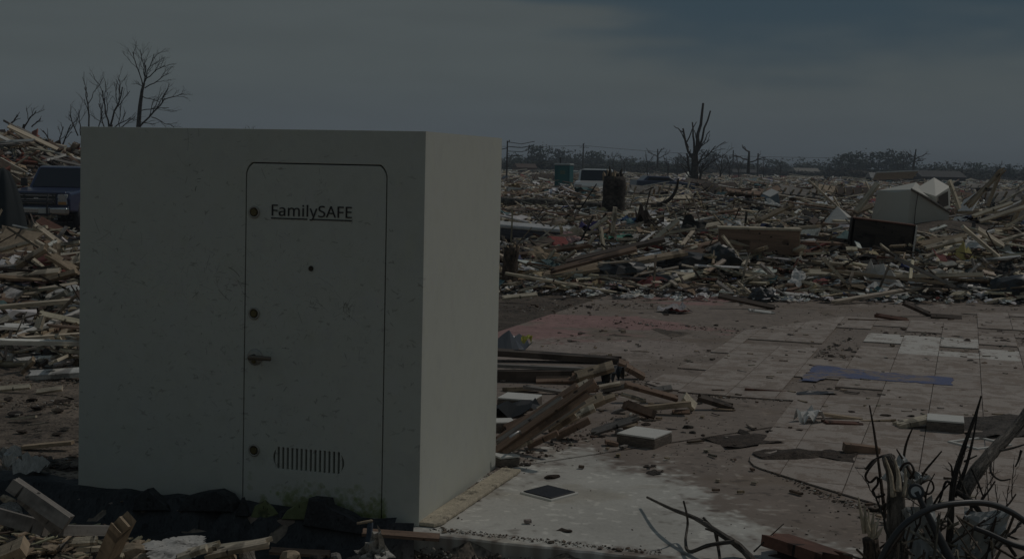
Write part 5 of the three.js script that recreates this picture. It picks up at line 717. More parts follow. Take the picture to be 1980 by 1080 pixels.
// tree stumps and logs in the field
{ const st = (name, p, r, h, lean, label, mat = M.bark) => { const R = rng(p[0] * 100 | 0), o = thing(name, label, 'stump', p); const n = 12, pts = [], rr = []; for (let i = 0; i <= n; i++) { const t = i / n; pts.push(V(lean * t * t + (R() - 0.5) * 0.01, -0.15 + (h + 0.15) * t, 0)); rr.push(r * (1.25 - 0.35 * Math.min(1, t * 2.5)) * (0.95 + R() * 0.1)); } part('trunk', tube(pts, rr, 14), mat, o); for (let k = 0; k < 15; k++) { const a = k / 15 * 6.28 + R() * 0.3, q = r * (0.35 + 0.5 * R()), x = Math.cos(a) * q + lean, z = Math.sin(a) * q, hh = r * (0.2 + 0.9 * R() * R()); part('splinter', tube([V(x, h - 0.12, z), V(x + (R() - 0.5) * 0.05, h + hh * 0.5, z), V(x + (R() - 0.5) * 0.1, h + hh, z + (R() - 0.5) * 0.05)], [r * 0.16, r * 0.12, r * 0.02], 4), R() < 0.4 ? M.tan : mat, o); } return o; };
  st('tree_stump', [-0.023,0.045,-17.462], 0.12, 0.52, 0.03, 'dark splintered stump close to the shelter\'s right edge');
  const big = [2.659,0.649,-34]; st('tree_stump', [big[0], 0.25, big[2]], 0.33, 1.18, 0.02, 'thick upright broken trunk with pale torn top', M.darkbark);
  solo('fallen_log', tube(wobble([-0.299,0.668,-36], [2.375,0.576,-34.4], 8, 0.03, rng(4)), [0.13, 0.12, 0.12, 0.13, 0.13, 0.12, 0.12, 0.13, 0.14], 10), M.greybark, 'long pale fallen log leading to the thick broken trunk', 'log');
  solo('fallen_log', tube(wobble([3.832,0.481,-40], [5.971,0.573,-44], 5, 0.03, rng(5)), [0.2, 0.21, 0.2, 0.21, 0.2, 0.19], 10), M.straw, 'pale stripped log right of the thick broken trunk', 'log');
  solo('bent_branch', tube(new THREE.CatmullRomCurve3([[3.451,0.679,-32], [3.894,0.906,-32], [4.053,1.165,-32], [4.098,1.422,-32]].map(p => V(...p))).getPoints(12), [...Array(13)].map((_, i) => 0.06 - i * 0.003), 7), M.darkbark, 'dark curved branch rising beyond the broken trunk', 'branch'); }

// loose boards, sheets, rags and lumps strewn over the field: the nearest are things, the far rest is one mass each
{
  const R = rng(909), pick = (a) => a[Math.floor(R() * a.length)], keys = ['pale', 'straw', 'white', 'pale', 'tan', 'pale', 'tan', 'straw', 'brown', 'grey', 'white', 'pale', 'straw', 'grey', 'pale', 'straw', 'white', 'dark', 'brown', 'tan', 'white', 'straw', 'dark', 'rust', 'pale', 'white'];
  const keep = (x, z) => !(Math.hypot(x + 13.3, z + 38) < 4.2 && z > -41) && !(Math.abs(x - 7.75) < 1.1 && z > -25.6 && z < -22.4);
  const normal = (x, z) => V(land(x - 0.3, z) - land(x + 0.3, z), 0.6, land(x, z - 0.3) - land(x, z + 0.3)).normalize();
  const spot = (lo, hi, spread) => { for (;;) { const d = lo * Math.pow(hi / lo, R()), left = R() < 0.16, a = left ? -0.42 + R() * 0.13 : -0.06 + R() * 0.5, x = a * d, z = -d; if (d < (x < -2 ? 10.3 : 16.6 + R() * 1.2)) continue; if (keep(x, z)) return [x, z, d]; } };
  let nb = 0, ns = 0, nr = 0;
  const far = [], sheets = [], lumps = [], ragItems = [], dark = [];
  for (let k = 0; k < 21000; k++) {
    const [x, z, d] = spot(10.3, 330), small = d < 45, big = R() < 0.08, L = (big ? 1.1 + 1.3 * R() : 0.18 + 1.1 * R() * R() * R()) * (d > 60 ? 1.0 + d / 130 : 1) * (small ? 0.9 : 1), w = Math.min(0.35, (0.025 + 0.10 * R() * R()) * (d > 60 ? 1 + d / 90 : 1)), t = 0.012 + 0.03 * R(), key = pick(keys), n = normal(x, z);
    const yaw = R() * 6.3, pitch = (R() < 0.08 && !big && d < 60 ? (R() - 0.5) * 1.8 : (R() - 0.5) * (big ? 0.35 : 0.5)), roll = Math.sign(Math.cos(yaw)) * (R() < 0.75 ? 0.1 + 0.6 * R() : -0.5 * R()), y = land(x, z) + 0.03 + Math.abs(Math.sin(pitch)) * L * 0.33 + R() * R() * R() * (d > 40 ? 0.6 : 0.26);
    const dir = V(Math.cos(yaw) * Math.cos(pitch), Math.sin(pitch), Math.sin(yaw) * Math.cos(pitch)); dir.y -= dir.dot(n) - dir.y > 0 ? 0 : 0;
    if (d < 27 && L > 0.55 && nb < 150) { nb++; const c = V(x, y, z); board(c.clone().addScaledVector(dir, -L / 2).toArray(), c.clone().addScaledVector(dir, L / 2).toArray(), w, t + 0.01, key, `${looks([0, 0, 0], dir.clone().multiplyScalar(L).toArray(), w)} loose ${tone[key]} board ${near(x, z)}`, 'loose boards strewn in the debris'); continue; }
    far.push({ p: [x, y, z], r: [roll, yaw, pitch], s: [L, t, w], c: vary(woods[key], 0.22, R) });
  }
  stuff('scattered_boards', planks[3], paint([1, 1, 1], { map: T.woodC }), 'countless broken boards strewn out to the horizon', 'debris', far);
  const sheetTones = [[0.70, 0.68, 0.64], [0.60, 0.57, 0.51], [0.40, 0.30, 0.21], [0.20, 0.15, 0.12], [0.10, 0.13, 0.18], [0.66, 0.65, 0.62], [0.08, 0.075, 0.07], [0.78, 0.76, 0.72], [0.06, 0.057, 0.055]];
  for (let k = 0; k < 3600; k++) { const [x, z, d] = spot(10.4, 330), s = (0.10 + 0.6 * R() * R() * R()) * (d > 50 ? 1 + d / 160 : 1); const ya = R() * 6.3; sheets.push({ p: [x, land(x, z) + 0.05 + (d > 40 ? 0.2 : 0.08) * R() * R(), z], r: [Math.sign(Math.cos(ya)) * (R() < 0.7 ? 0.1 + 0.5 * R() : -0.4 * R()), ya, (R() - 0.5) * 0.4], s: [s * (0.6 + R()), 0.02, s], c: vary(pick(sheetTones), 0.2, R) }); }
  stuff('scattered_sheets', planks[1], paint([1, 1, 1], { map: T.fleckC }), 'countless torn drywall and siding sheets among the debris', 'debris', sheets);
  const ragTones = [[0.80, 0.78, 0.74], [0.72, 0.68, 0.60], [0.78, 0.76, 0.73], [0.74, 0.72, 0.7], [0.06, 0.06, 0.063], [0.07, 0.06, 0.052], [0.10, 0.12, 0.22], [0.30, 0.10, 0.09], [0.30, 0.22, 0.15], [0.12, 0.2, 0.2], [0.45, 0.36, 0.22]];
  for (let k = 0; k < 12000; k++) { const [x, z, d] = spot(10.2, 300), s = (R() < 0.06 ? 0.25 + 0.3 * R() : 0.05 + 0.26 * R() * R() * R()) * (d > 50 ? 1 + d / 120 : 1); const ya = R() * 6.3; ragItems.push({ p: [x, land(x, z) + 0.03 + (d > 40 ? 0.25 : 0.08) * R(), z], r: [Math.sign(Math.cos(ya)) * (R() < 0.7 ? 0.1 + 0.6 * R() : -0.5 * R()), ya, (R() - 0.5) * 0.8], s: [s * (0.6 + R()), s * (0.4 + R()), s], c: vary(pick(ragTones), 0.2, R) }); }
  for (let k = 0; k < 700; k++) { const x = -0.6 + 8 * R(), z = -16.2 - 1.5 * R() - 0.05 * x, s = 0.04 + 0.14 * R() * R(); ragItems.push({ p: [x, land(x, z) + 0.02 + 0.04 * R(), z], r: [0.3 * R(), (R() - 0.5) * 2, (R() - 0.5) * 0.8], s: [s * (0.6 + R()), s * (0.5 + R()), s], c: vary(pick(ragTones.slice(0, 6)), 0.2, R) }); }
  stuff('scattered_rags', rags[1], paint([1, 1, 1]), 'countless scraps of cloth, paper and insulation in the debris', 'debris', ragItems);
  for (let k = 0; k < 7000; k++) { const [x, z, d] = spot(10.2, 260), s = (0.04 + 0.26 * R() * R() * R()) * (d > 50 ? 1 + d / 120 : 1); lumps.push({ p: [x, land(x, z) + s * 0.2, z], r: [R() * 6, R() * 6, R() * 6], s: [s * (0.7 + R()), s * (0.5 + R() * 0.5), s], c: vary(pick([[0.20, 0.15, 0.12], [0.62, 0.58, 0.52], [0.32, 0.25, 0.2], [0.26, 0.15, 0.11], [0.68, 0.65, 0.6], [0.09, 0.075, 0.064], [0.08, 0.068, 0.06]]), 0.3, R) }); }
  stuff('scattered_rubble', chunks[2], crumbMat, 'countless bricks, clods and lumps among the debris', 'debris', lumps);
  // larger crumpled sheets, torn cloth and bent metal that can be told apart
  const sheetKinds = [['white', [0.76, 0.74, 0.71], 'crumpled sheet'], ['cream', [0.66, 0.60, 0.50], 'torn cloth'], ['dark', [0.04, 0.038, 0.036], 'torn felt'], ['white', [0.80, 0.78, 0.74], 'foam sheet'], ['blue grey', [0.26, 0.30, 0.36], 'bent metal sheet'], ['tan', [0.45, 0.34, 0.23], 'cardboard sheet'], ['white', [0.74, 0.72, 0.69], 'torn drywall'], ['grey', [0.42, 0.42, 0.41], 'bent metal sheet'], ['pink', [0.60, 0.40, 0.38], 'insulation batt'], ['brown', [0.20, 0.14, 0.10], 'carpet piece']].map(([a, c, b]) => [a, paint(c, { map: T.cleanC, roughness: b.includes('metal') ? 0.45 : 0.9 }), b]);
  const bigRags = [201, 202, 203, 204, 205, 206].map(q => ragGeometry(q, 10, 0.26)), poses = ['flat', 'heaped', 'tilted up'];
  for (let k = 0; k < 96; k++) { const [x, z, d] = spot(10.6, 42), [a, mt, b] = sheetKinds[Math.floor(R() * sheetKinds.length)], tilt = Math.floor(R() * 3), sz = 0.18 + 0.3 * R() * R() + d * 0.005; const m = solo('torn_sheet', bigRags[k % 6], mt, `${sz > 0.38 ? 'big' : 'small'} ${a} ${b} ${poses[tilt]} ${near(x, z)}`, 'scrap', 'torn sheets in the debris'); m.position.set(x, land(x, z) + 0.08 + (tilt === 2 ? 0.12 : 0), z); m.scale.set(sz * (0.7 + R()) * 0.85, sz * [0.4, 0.7, 0.5][tilt], sz * (0.6 + 0.5 * R())); m.rotation.set(tilt === 2 ? 0.4 + 0.6 * R() : (R() - 0.5) * 0.3, (R() - 0.5) * 1.6, (R() - 0.5) * 0.4); }
  // twigs and laths, thin and pointing every way
  const thin = []; for (let k = 0; k < 9500; k++) { const [x, z, d] = spot(10.3, 150), L = 0.2 + 0.9 * R() * R(), pitch = (R() - 0.4) * (R() < 0.12 && d < 40 ? 2.0 : 0.5); thin.push({ p: [x, land(x, z) + 0.05 + Math.abs(Math.sin(pitch)) * L * 0.35 + 0.16 * R() * R(), z], r: [0, R() * 6.3, pitch], s: [L, 0.01 + 0.015 * R(), 0.01 + 0.03 * R()], c: vary(pick([[0.5, 0.4, 0.28], [0.12, 0.09, 0.07], [0.3, 0.25, 0.2], [0.6, 0.55, 0.45], [0.11, 0.09, 0.075]]), 0.3, R) }); }
  stuff('scattered_laths', shards[2], paint([1, 1, 1], { map: T.woodC }), 'countless thin laths and twigs bristling from the debris', 'debris', thin);
  // the tall pile of roof timber behind the pickup
  for (let k = 0; k < 46; k++) { const u = R(), x = -24 + u * 11, z = -46 - R() * 5, y = land(x, z) + 0.1, L = 1.6 + R() * 3.4, yaw = (R() - 0.5) * 1.1, p = -0.22 + (R() - 0.5) * 0.6, key = pick(['straw', 'pale', 'grey', 'pale', 'white', 'brown', 'grey']); const dir = V(Math.cos(yaw) * Math.cos(p), Math.sin(p), Math.sin(yaw) * Math.cos(p)), c = V(x, y + 0.12, z); board(c.clone().addScaledVector(dir, -L / 2).toArray(), c.clone().addScaledVector(dir, L / 2).toArray(), 0.10 + R() * 0.12, 0.05, key, `${looks([0, 0, 0], dir.clone().multiplyScalar(L).toArray(), 0.1)} ${tone[key]} rafter in the tall timber pile behind the pickup`, 'rafters of the tall timber pile'); }
  const hp = []; for (let k = 0; k < 900; k++) { const x = -19.5 + (R() + R() - 1) * 9, z = -49 + (R() - 0.2) * 7, s = 0.15 + 0.7 * R() * R(); hp.push({ p: [x, land(x, z) + 0.1 + 0.2 * R(), z], r: [(R() - 0.5) * 1.6, R() * 6.3, (R() - 0.5) * 1.4], s: [s * (1 + R() * 2), 0.03 + 0.05 * R(), s * 0.4], c: vary(pick([[0.65, 0.62, 0.56], [0.55, 0.42, 0.28], [0.1, 0.08, 0.07], [0.3, 0.2, 0.14], [0.36, 0.14, 0.1], [0.5, 0.45, 0.36]]), 0.3, R) }); } stuff('timber_pile', planks[2], paint([1, 1, 1], { map: T.woodC }), 'tall heap of splintered house timber behind the blue pickup', 'debris', hp);
}

// collapsed roof and wall sections farther out, each a thing with its sheathing, rafters and wall stub
{
  const R = rng(515), tones = [['brown boarded', M.brown], ['brown shingled', M.brown], ['grey shingled', M.grey], ['tan boarded', M.tan], ['dark shingled', M.dark]], spots = [
    [1010, 46, 2.4, 'beyond the long pale log'], [1075, 60, 3, 'before the portable toilet'], [1240, 52, 2.6, 'right of the thick broken trunk'], [1300, 75, 3.4, 'before the crushed blue car'], [1395, 58, 2.8, 'right of the dead tree'], [1440, 44, 2.2, 'behind the brown dresser'], [1500, 66, 3, 'behind the tilted blue grey box'], [1545, 48, 2.4, 'left of the small roof pyramid'], [1600, 74, 3.2, 'below the pale-roofed far house'], [1650, 52, 2.4, 'behind the leaning pale board'], [1700, 80, 3.6, 'behind the battered appliance'], [1880, 62, 3, 'behind the leaning rafters'], [1940, 48, 2.6, 'past the leaning rafters'], [1160, 95, 3.6, 'behind the white car'], [1350, 105, 4, 'at the foot of the dead tree'], [1470, 100, 3.8, 'before the grey house shell'], [1770, 110, 4.2, 'before the grey-roofed house'], [1900, 105, 4, 'past the grey-roofed house'], [60, 62, 3, 'behind the tall timber pile'], [1050, 120, 4, 'below the skyline trees by the shelter']];
  spots.forEach(([px, D, w0, where], k) => { const w = w0 * 0.62; const x = (px - 990) / 2500 * D, z = -D, [tn2, m] = tones[k % 5], kind = k % 3 === 0 ? 'wall section' : 'roof section', o = thing('collapsed_section', `collapsed ${tn2} ${kind} ${where}`, 'wreckage', [x, land(x, z), z], (R() - 0.5) * 1.4, 'collapsed sections in the field'), h = 0.45 + 0.3 * R() + D * 0.002, d = w * 0.5, tilt = 0.15 + 0.5 * R();
    const sh = part('sheathing', plankGeometry(700 + k, 0.09).scale(w, 0.05, d), m, o, [0, h * 0.62, 0], [tilt, 0, (R() - 0.5) * 0.3]);
    for (let q = 0; q < 5; q++) part('rafter', planks[q].clone().scale(d * 1.15, 0.06, 0.06), q % 2 ? M.straw : M.tan, o, [w * (-0.42 + q * 0.21), h * 0.5, -0.05], [0, Math.PI / 2 + (R() - 0.5) * 0.4, -tilt * (0.5 + R())]);
    part('wall_stub', plankGeometry(800 + k, 0.12).scale(w * 0.6, 0.08, h), k % 3 ? M.brown : M.white, o, [(R() - 0.5) * w * 0.6, h * 0.35, -d * 0.4], [Math.PI / 2 + (R() - 0.5) * 0.4, 0, 0]);
    part('stud', planks[k % 5].clone().scale(h * 1.3, 0.05, 0.09), M.pale, o, [w * 0.45, h * 0.6, 0.1], [0, R() * 3, 1.1]); });
}
// ---------------------------------------------------------------- vehicles
const glass = paint([0.025, 0.028, 0.033], { roughness: 0.08 }), chrome = paint([0.55, 0.55, 0.55], { roughness: 0.2, metalness: 1 }), tyreM = M.rubber;
function carPaint(c) { const m = new THREE.MeshPhysicalMaterial({ roughness: 0.4, clearcoat: 0.8, clearcoatRoughness: 0.15, side: THREE.DoubleSide }); m.color.setRGB(...c); return m; }
function extrudeSide(pts, w, bevel = 0.05) { return new THREE.ExtrudeGeometry(new THREE.Shape(pts.map(p => new THREE.Vector2(...p))), { depth: w - 2 * bevel, bevelEnabled: true, bevelSize: bevel, bevelThickness: bevel, bevelOffset: -bevel, bevelSegments: 3 }).translate(0, 0, -(w / 2 - bevel)); }
function wheel(parent, x, z, r = 0.39, w = 0.26) { const s = Math.sign(z), t = part('wheel', new THREE.TorusGeometry(r - 0.1, 0.11, 10, 26).scale(1, 1, 1.15), tyreM, parent, [x, r, z]); part('rim', new THREE.CylinderGeometry(r - 0.14, r - 0.14, w * 0.6, 20).rotateX(Math.PI / 2), chrome, t); part('hub', merge([...Array(6)].map((_, k) => box(0.05, r - 0.16, 0.03, 0, (r - 0.16) / 2, s * w * 0.33).rotateZ(k * Math.PI / 3))), M.rubber, t); return t; }
function pickup(name, label, pos, turn, color) {           // x points forward
  const o = thing(name, label, 'pickup truck', pos, turn), cp = carPaint(color);
  part('body', extrudeSide([[2.72, 0.58], [2.76, 0.95], [2.70, 1.12], [1.35, 1.24], [-2.8, 1.22], [-2.85, 0.6], [-1.95, 0.5], [-1.9, 0.75], [-1.6, 0.92], [-1.25, 0.75], [-1.2, 0.45], [1.22, 0.45], [1.28, 0.76], [1.62, 0.94], [1.98, 0.76], [2.05, 0.52]], 1.96, 0.07), cp, o);
  part('hood', rbox(1.4, 0.10, 1.7, 0.05, 2.0, 1.20, 0), cp, o, undefined, [0, 0, -0.035]);
  part('cab', extrudeSide([[1.30, 1.2], [0.58, 1.84], [0.4, 1.88], [-1.0, 1.88], [-1.2, 1.80], [-1.3, 1.2]], 1.72, 0.09), cp, o);
  part('windshield', new THREE.BoxGeometry(0.84, 0.012, 1.46), glass, o, [0.955, 1.535, 0], [0, 0, -0.727]);
  for (const s of [-1, 1]) { part('side_window', extrudeSide([[0.9, 1.28], [0.48, 1.70], [-0.95, 1.70], [-1.05, 1.28]], 0.02, 0.004).translate(0, 0, s * 0.865), glass, o); const mi = part('mirror', rbox(0.10, 0.26, 0.2, 0.04, 0.95, 1.38, s * 1.12), M.rubber, o); wheel(o, 1.63, s * 0.86); wheel(o, -1.58, s * 0.86);
    const hl = part('headlight', rbox(0.08, 0.30, 0.30, 0.03, 2.72, 0.93, s * 0.76), paint([0.5, 0.5, 0.5], { roughness: 0.15 }), o); part('reflector', new THREE.CylinderGeometry(0.09, 0.1, 0.02, 16).rotateZ(Math.PI / 2), chrome, hl, [2.762, 0.99, s * 0.76]); part('indicator', rbox(0.03, 0.09, 0.24, 0.01, 2.75, 0.82, s * 0.76), paint([0.5, 0.25, 0.08], { roughness: 0.3 }), hl); part('wheel_arch', new THREE.TorusGeometry(0.45, 0.035, 6, 18, Math.PI).scale(1, 1, 2), M.rubber, o, [1.63, 0.42, s * 0.93]); }
  const gr = part('grille', rbox(0.06, 0.34, 1.16, 0.02, 2.74, 0.93, 0), M.rubber, o); for (const y of [0.82, 0.93, 1.04]) part('bar', box(0.03, 0.02, 1.1, 2.775, y, 0), chrome, gr); part('badge', rbox(0.02, 0.06, 0.14, 0.01, 2.785, 0.95, 0), chrome, gr);
  part('bumper', rbox(0.22, 0.22, 1.96, 0.06, 2.86, 0.60, 0), chrome, o); part('number_plate', box(0.01, 0.14, 0.30, 2.975, 0.60, -0.3), wht, o);
  const gd = part('grille_guard', merge([tube([V(3.02, 0.45, 0.42), V(3.04, 0.9, 0.42), V(2.95, 1.08, 0.42)], 0.03, 8), tube([V(3.02, 0.45, -0.42), V(3.04, 0.9, -0.42), V(2.95, 1.08, -0.42)], 0.03, 8), tube([V(3.04, 0.86, -0.62), V(3.06, 0.86, 0), V(3.04, 0.86, 0.62)], 0.03, 8), tube([V(3.02, 0.5, -0.5), V(3.03, 0.5, 0), V(3.02, 0.5, 0.5)], 0.03, 8)]), M.rubber, o);
  part('windscreen_wiper', box(0.02, 0.02, 0.6, 1.25, 1.26, 0.2), M.rubber, o);
  return o;
}
{ const c = V(...[-13.689,0.169,-37.4]); pickup('pickup_truck', 'dark blue pickup with a black grille guard parked behind the debris', [c.x, -0.53, c.z - 2.75], rad(-92), [0.020, 0.030, 0.090]); }
{ // tarpaulin draped over a post beside the pickup
  const p = V(...[-13.029,0.064,-33]), pts = [[0.62, 0], [0.60, 0.3], [0.52, 0.75], [0.42, 1.2], [0.30, 1.6], [0.16, 1.9], [0.03, 2.0]].map(q => new THREE.Vector2(...q)), g = new THREE.LatheGeometry(pts, 30), P = g.attributes.position; for (let i = 0; i < P.count; i++) { const a = Math.atan2(P.getZ(i), P.getX(i)), k = 1 + 0.10 * Math.sin(a * 7 + P.getY(i)) + 0.06 * Math.sin(a * 13); P.setX(i, P.getX(i) * k); P.setZ(i, P.getZ(i) * k); } g.computeVertexNormals();
  const m = solo('draped_tarpaulin', g, paint([0.026, 0.034, 0.038], { roughness: 0.85 }), 'dark slate tarpaulin draped in a cone beside the blue pickup', 'tarpaulin'); m.position.set(p.x, land(p.x, p.z) - 0.05, p.z); m.scale.y = 0.93; }
{ const c = [4.206,-0.135,-66], o = thing('white_car', 'white sport utility car half hidden behind the thick broken trunk', 'car', [c[0] + 0.1, -0.12, c[2] - 1.5], rad(-98)), cp = carPaint([0.7, 0.7, 0.68]);
  part('body', extrudeSide([[2.2, 0.45], [2.25, 0.8], [2.1, 0.98], [1.1, 1.06], [-2.2, 1.05], [-2.25, 0.4]], 1.84, 0.08), cp, o); part('cabin', extrudeSide([[1.15, 1.0], [0.5, 1.62], [-1.9, 1.66], [-2.15, 1.0]], 1.6, 0.1), cp, o); part('windshield', box(0.8, 0.012, 1.36), glass, o, [0.84, 1.325, 0], [0, 0, -0.77]);
  for (const s of [-1, 1]) { part('headlight', rbox(0.06, 0.16, 0.34, 0.02, 2.22, 0.80, s * 0.68), chrome, o); part('side_window', extrudeSide([[0.8, 1.1], [0.42, 1.5], [-1.7, 1.52], [-1.85, 1.1]], 0.02, 0.004).translate(0, 0, s * 0.80), glass, o); for (const x of [1.4, -1.4]) wheel(o, x, s * 0.82, 0.36); } part('grille', rbox(0.05, 0.34, 1.5, 0.02, 2.24, 0.55, 0), M.rubber, o); part('bumper', rbox(0.1, 0.1, 1.7, 0.03, 2.26, 0.40, 0), cp, o); }
{ const c = [10.155,0.479,-88], o = thing('blue_car', 'crushed dark blue car in the far debris by the dead tree', 'car', [c[0], -0.08, c[2]], 0.2), cp = carPaint([0.02, 0.04, 0.10]); part('body', extrudeSide([[2.1, 0.3], [2.1, 0.7], [1.1, 0.85], [-2.0, 0.9], [-2.1, 0.35]], 1.7, 0.08), cp, o); part('cabin', extrudeSide([[0.9, 0.8], [0.3, 1.15], [-1.2, 1.2], [-1.6, 0.85]], 1.45, 0.08), cp, o); part('side_window', extrudeSide([[0.6, 0.88], [0.25, 1.08], [-1.1, 1.1], [-1.3, 0.9]], 0.02, 0.004).translate(0, 0, 0.74), glass, o); for (const x of [1.3, -1.3]) wheel(o, x, 0.78, 0.34); }
{ const c = [3.637,-0.089,-92], o = thing('portable_toilet', 'teal portable toilet cabin standing in the far debris', 'portable toilet', [c[0], -0.3, c[2]], -0.3), m = paint([0.02, 0.13, 0.14], { roughness: 0.5 }), d = paint([0.03, 0.16, 0.16], { roughness: 0.5 }); part('cabin', rbox(1.1, 2.0, 1.1, 0.04, 0, 1.0, 0), m, o); part('roof', rbox(1.18, 0.14, 1.18, 0.06, 0, 2.06, 0), paint([0.45, 0.5, 0.5]), o); const dr = part('door', rbox(0.7, 1.8, 0.03, 0.01, 0.05, 0.98, 0.56), d, o); part('sign_plate', box(0.36, 0.26, 0.01, 0.05, 1.5, 0.58), paint([0.14, 0.2, 0.14]), dr); part('vent_pipe', new THREE.CylinderGeometry(0.05, 0.05, 0.5, 10), M.rubber, o, [-0.4, 2.3, -0.4]); }

// ---------------------------------------------------------------- trees
function limbs(seed, base, tip, r0, depth, R = rng(seed), out = []) {         // recursive bare branches
  const A = V(...base), B = V(...tip), L = A.distanceTo(B), pts = wobble(base, tip, 5, L * 0.035, R); out.push(tube(pts, pts.map((_, i) => mix(r0, r0 * 0.55, i / 5)), depth > 2 ? 8 : 5));
  if (depth > 0) { const n = depth > 2 ? 4 : 3; for (let k = 0; k < n; k++) { const t = 0.35 + 0.62 * (k + R() * 0.6) / n, p = A.clone().lerp(B, t), dir = B.clone().sub(A).normalize(), ax = V(R() - 0.5, (R() - 0.5) * 0.3, R() - 0.5).normalize(), q = dir.clone().applyAxisAngle(ax, (0.35 + 0.6 * R()) * (R() < 0.5 ? 1 : -1)); q.y += 0.12; limbs(0, p.toArray(), p.clone().addScaledVector(q.normalize(), L * (0.35 + 0.3 * R())).toArray(), r0 * (0.5 - 0.1 * t), depth - 1, R, out); } }
  return out;
}
function bareTree(name, label, D, trunk, branches, mat = M.darkbark) { const o = thing(name, label, 'tree'); part('trunk', trunk, mat, o); for (const b of branches) part('limb', merge(b), mat, o); return o; }
bareTree('bare_tree', 'tall bare tree with fine twigs rising behind the shelter', 90,
  tube([[-26.225,0.697,-90], [-26.108,3.824,-90], [-26.012,5.188,-90], [-25.878,6.264,-90], [-25.739,6.804,-90]].map(p => V(...p)), [0.19, 0.16, 0.14, 0.11, 0.08], 8), [
  limbs(1, [-25.773,6.624,-90], [-25.642,8.057,-90], 0.050, 3), limbs(2, [-25.808,6.516,-90], [-26.546,8.931,-90], 0.043, 3), limbs(3, [-25.739,6.804,-90], [-25.075,8.819,-90], 0.043, 3), limbs(4, [-25.67,7.091,-90], [-24.315,8.049,-90], 0.043, 3), limbs(5, [-25.7,6.447,-90], [-24.023,7.483,-90], 0.040, 3), limbs(6, [-25.874,5.871,-90], [-24.65,5.503,-90], 0.036, 2), limbs(7, [-26.142,3.572,-90], [-24.293,5.761,-90], 0.072, 3), limbs(8, [-24.293,5.689,-90], [-22.933,6.147,-90], 0.036, 3), limbs(9, [-26.009,4.865,-90], [-24,5.122,-90], 0.036, 2), limbs(10, [-25.215,4.452,-90], [-23.628,3.768,-90], 0.036, 2), limbs(11, [-25.772,6.517,-90], [-26.313,6.792,-90], 0.029, 3), limbs(12, [-25.67,7.163,-90], [-26.046,9.12,-90], 0.036, 3), limbs(15, [-26.075,4.111,-90], [-24.923,3.956,-90], 0.029, 2)]);
bareTree('bare_tree', 'group of stripped stems fanning up behind the shelter top', 80,
  tube([[-25.166,0.768,-80], [-25.086,2.75,-80], [-24.901,3.647,-80]].map(p => V(...p)), [0.2, 0.16, 0.12], 8), [
  limbs(21, [-24.963,3.486,-80], [-24.217,5.953,-80], 0.065, 3), limbs(22, [-25.027,3.453,-80], [-25.427,5.705,-80], 0.058, 3), limbs(23, [-26.11,2.984,-80], [-26.45,5.907,-80], 0.058, 2), limbs(24, [-25.183,2.939,-80], [-25.677,4.905,-80], 0.043, 3), limbs(25, [-24.705,3.173,-80], [-23.436,4.155,-80], 0.036, 2), limbs(26, [-24.866,3.329,-80], [-23.691,4.118,-80], 0.043, 2), limbs(27, [-26.94,2.903,-80], [-27.46,4.167,-80], 0.043, 3), limbs(28, [-26.781,2.906,-80], [-26.887,4.498,-80], 0.036, 3), limbs(29, [-25.79,2.927,-80], [-25.418,4.433,-80], 0.036, 3), limbs(30, [-24.449,3.082,-80], [-24.304,4.933,-80], 0.036, 2)]);
bareTree('bare_tree', 'small snapped branches poking from the tall timber pile', 52,
  tube([[-19.796,2.429,-52], [-19.714,2.68,-52], [-19.674,2.888,-52]].map(p => V(...p)), [0.07, 0.06, 0.05], 7), [limbs(31, [-19.714,2.721,-52], [-19.199,3.436,-52], 0.035, 2), limbs(32, [-19.382,2.79,-52], [-19.01,3.13,-52], 0.03, 1), limbs(33, [-18.339,1.879,-52], [-18.925,2.655,-52], 0.035, 1), limbs(34, [-18.173,1.986,-52], [-17.784,2.927,-52], 0.035, 2), limbs(35, [-20.213,2.877,-52], [-19.924,3.235,-52], 0.04, 1), limbs(36, [-18.298,2.025,-52], [-18.095,2.817,-52], 0.03, 2)]);
bareTree('dead_tree', 'dead stripped tree with upright forked limbs on the far field', 120,
  tube([[16.84,-0.569,-120], [16.805,0.726,-120], [16.821,1.925,-120], [16.742,3.073,-120]].map(p => V(...p)), [0.42, 0.34, 0.28, 0.22], 10), [
  limbs(41, [16.75,2.786,-120], [17.479,7.725,-120], 0.19, 0), limbs(42, [16.939,2.885,-120], [18.168,7.024,-120], 0.13, 0), limbs(43, [16.722,2.019,-120], [15.675,5.347,-120], 0.15, 1), limbs(44, [16.747,2.881,-120], [16.522,5.938,-120], 0.12, 0), limbs(45, [17.093,0.732,-120], [17.137,4.421,-120], 0.16, 1), limbs(46, [17.154,2.028,-120], [18.736,3.785,-120], 0.08, 2), limbs(47, [16.974,3.365,-120], [18.146,4.347,-120], 0.06, 2), limbs(48, [16.619,0.482,-120], [16.071,3.059,-120], 0.14, 1), limbs(49, [17.265,1.455,-120], [19.527,2.939,-120], 0.06, 2), limbs(50, [17.306,-0.079,-120], [17.629,2.181,-120], 0.15, 2), limbs(51, [16.613,0.722,-120], [15.524,1.994,-120], 0.07, 2)]);
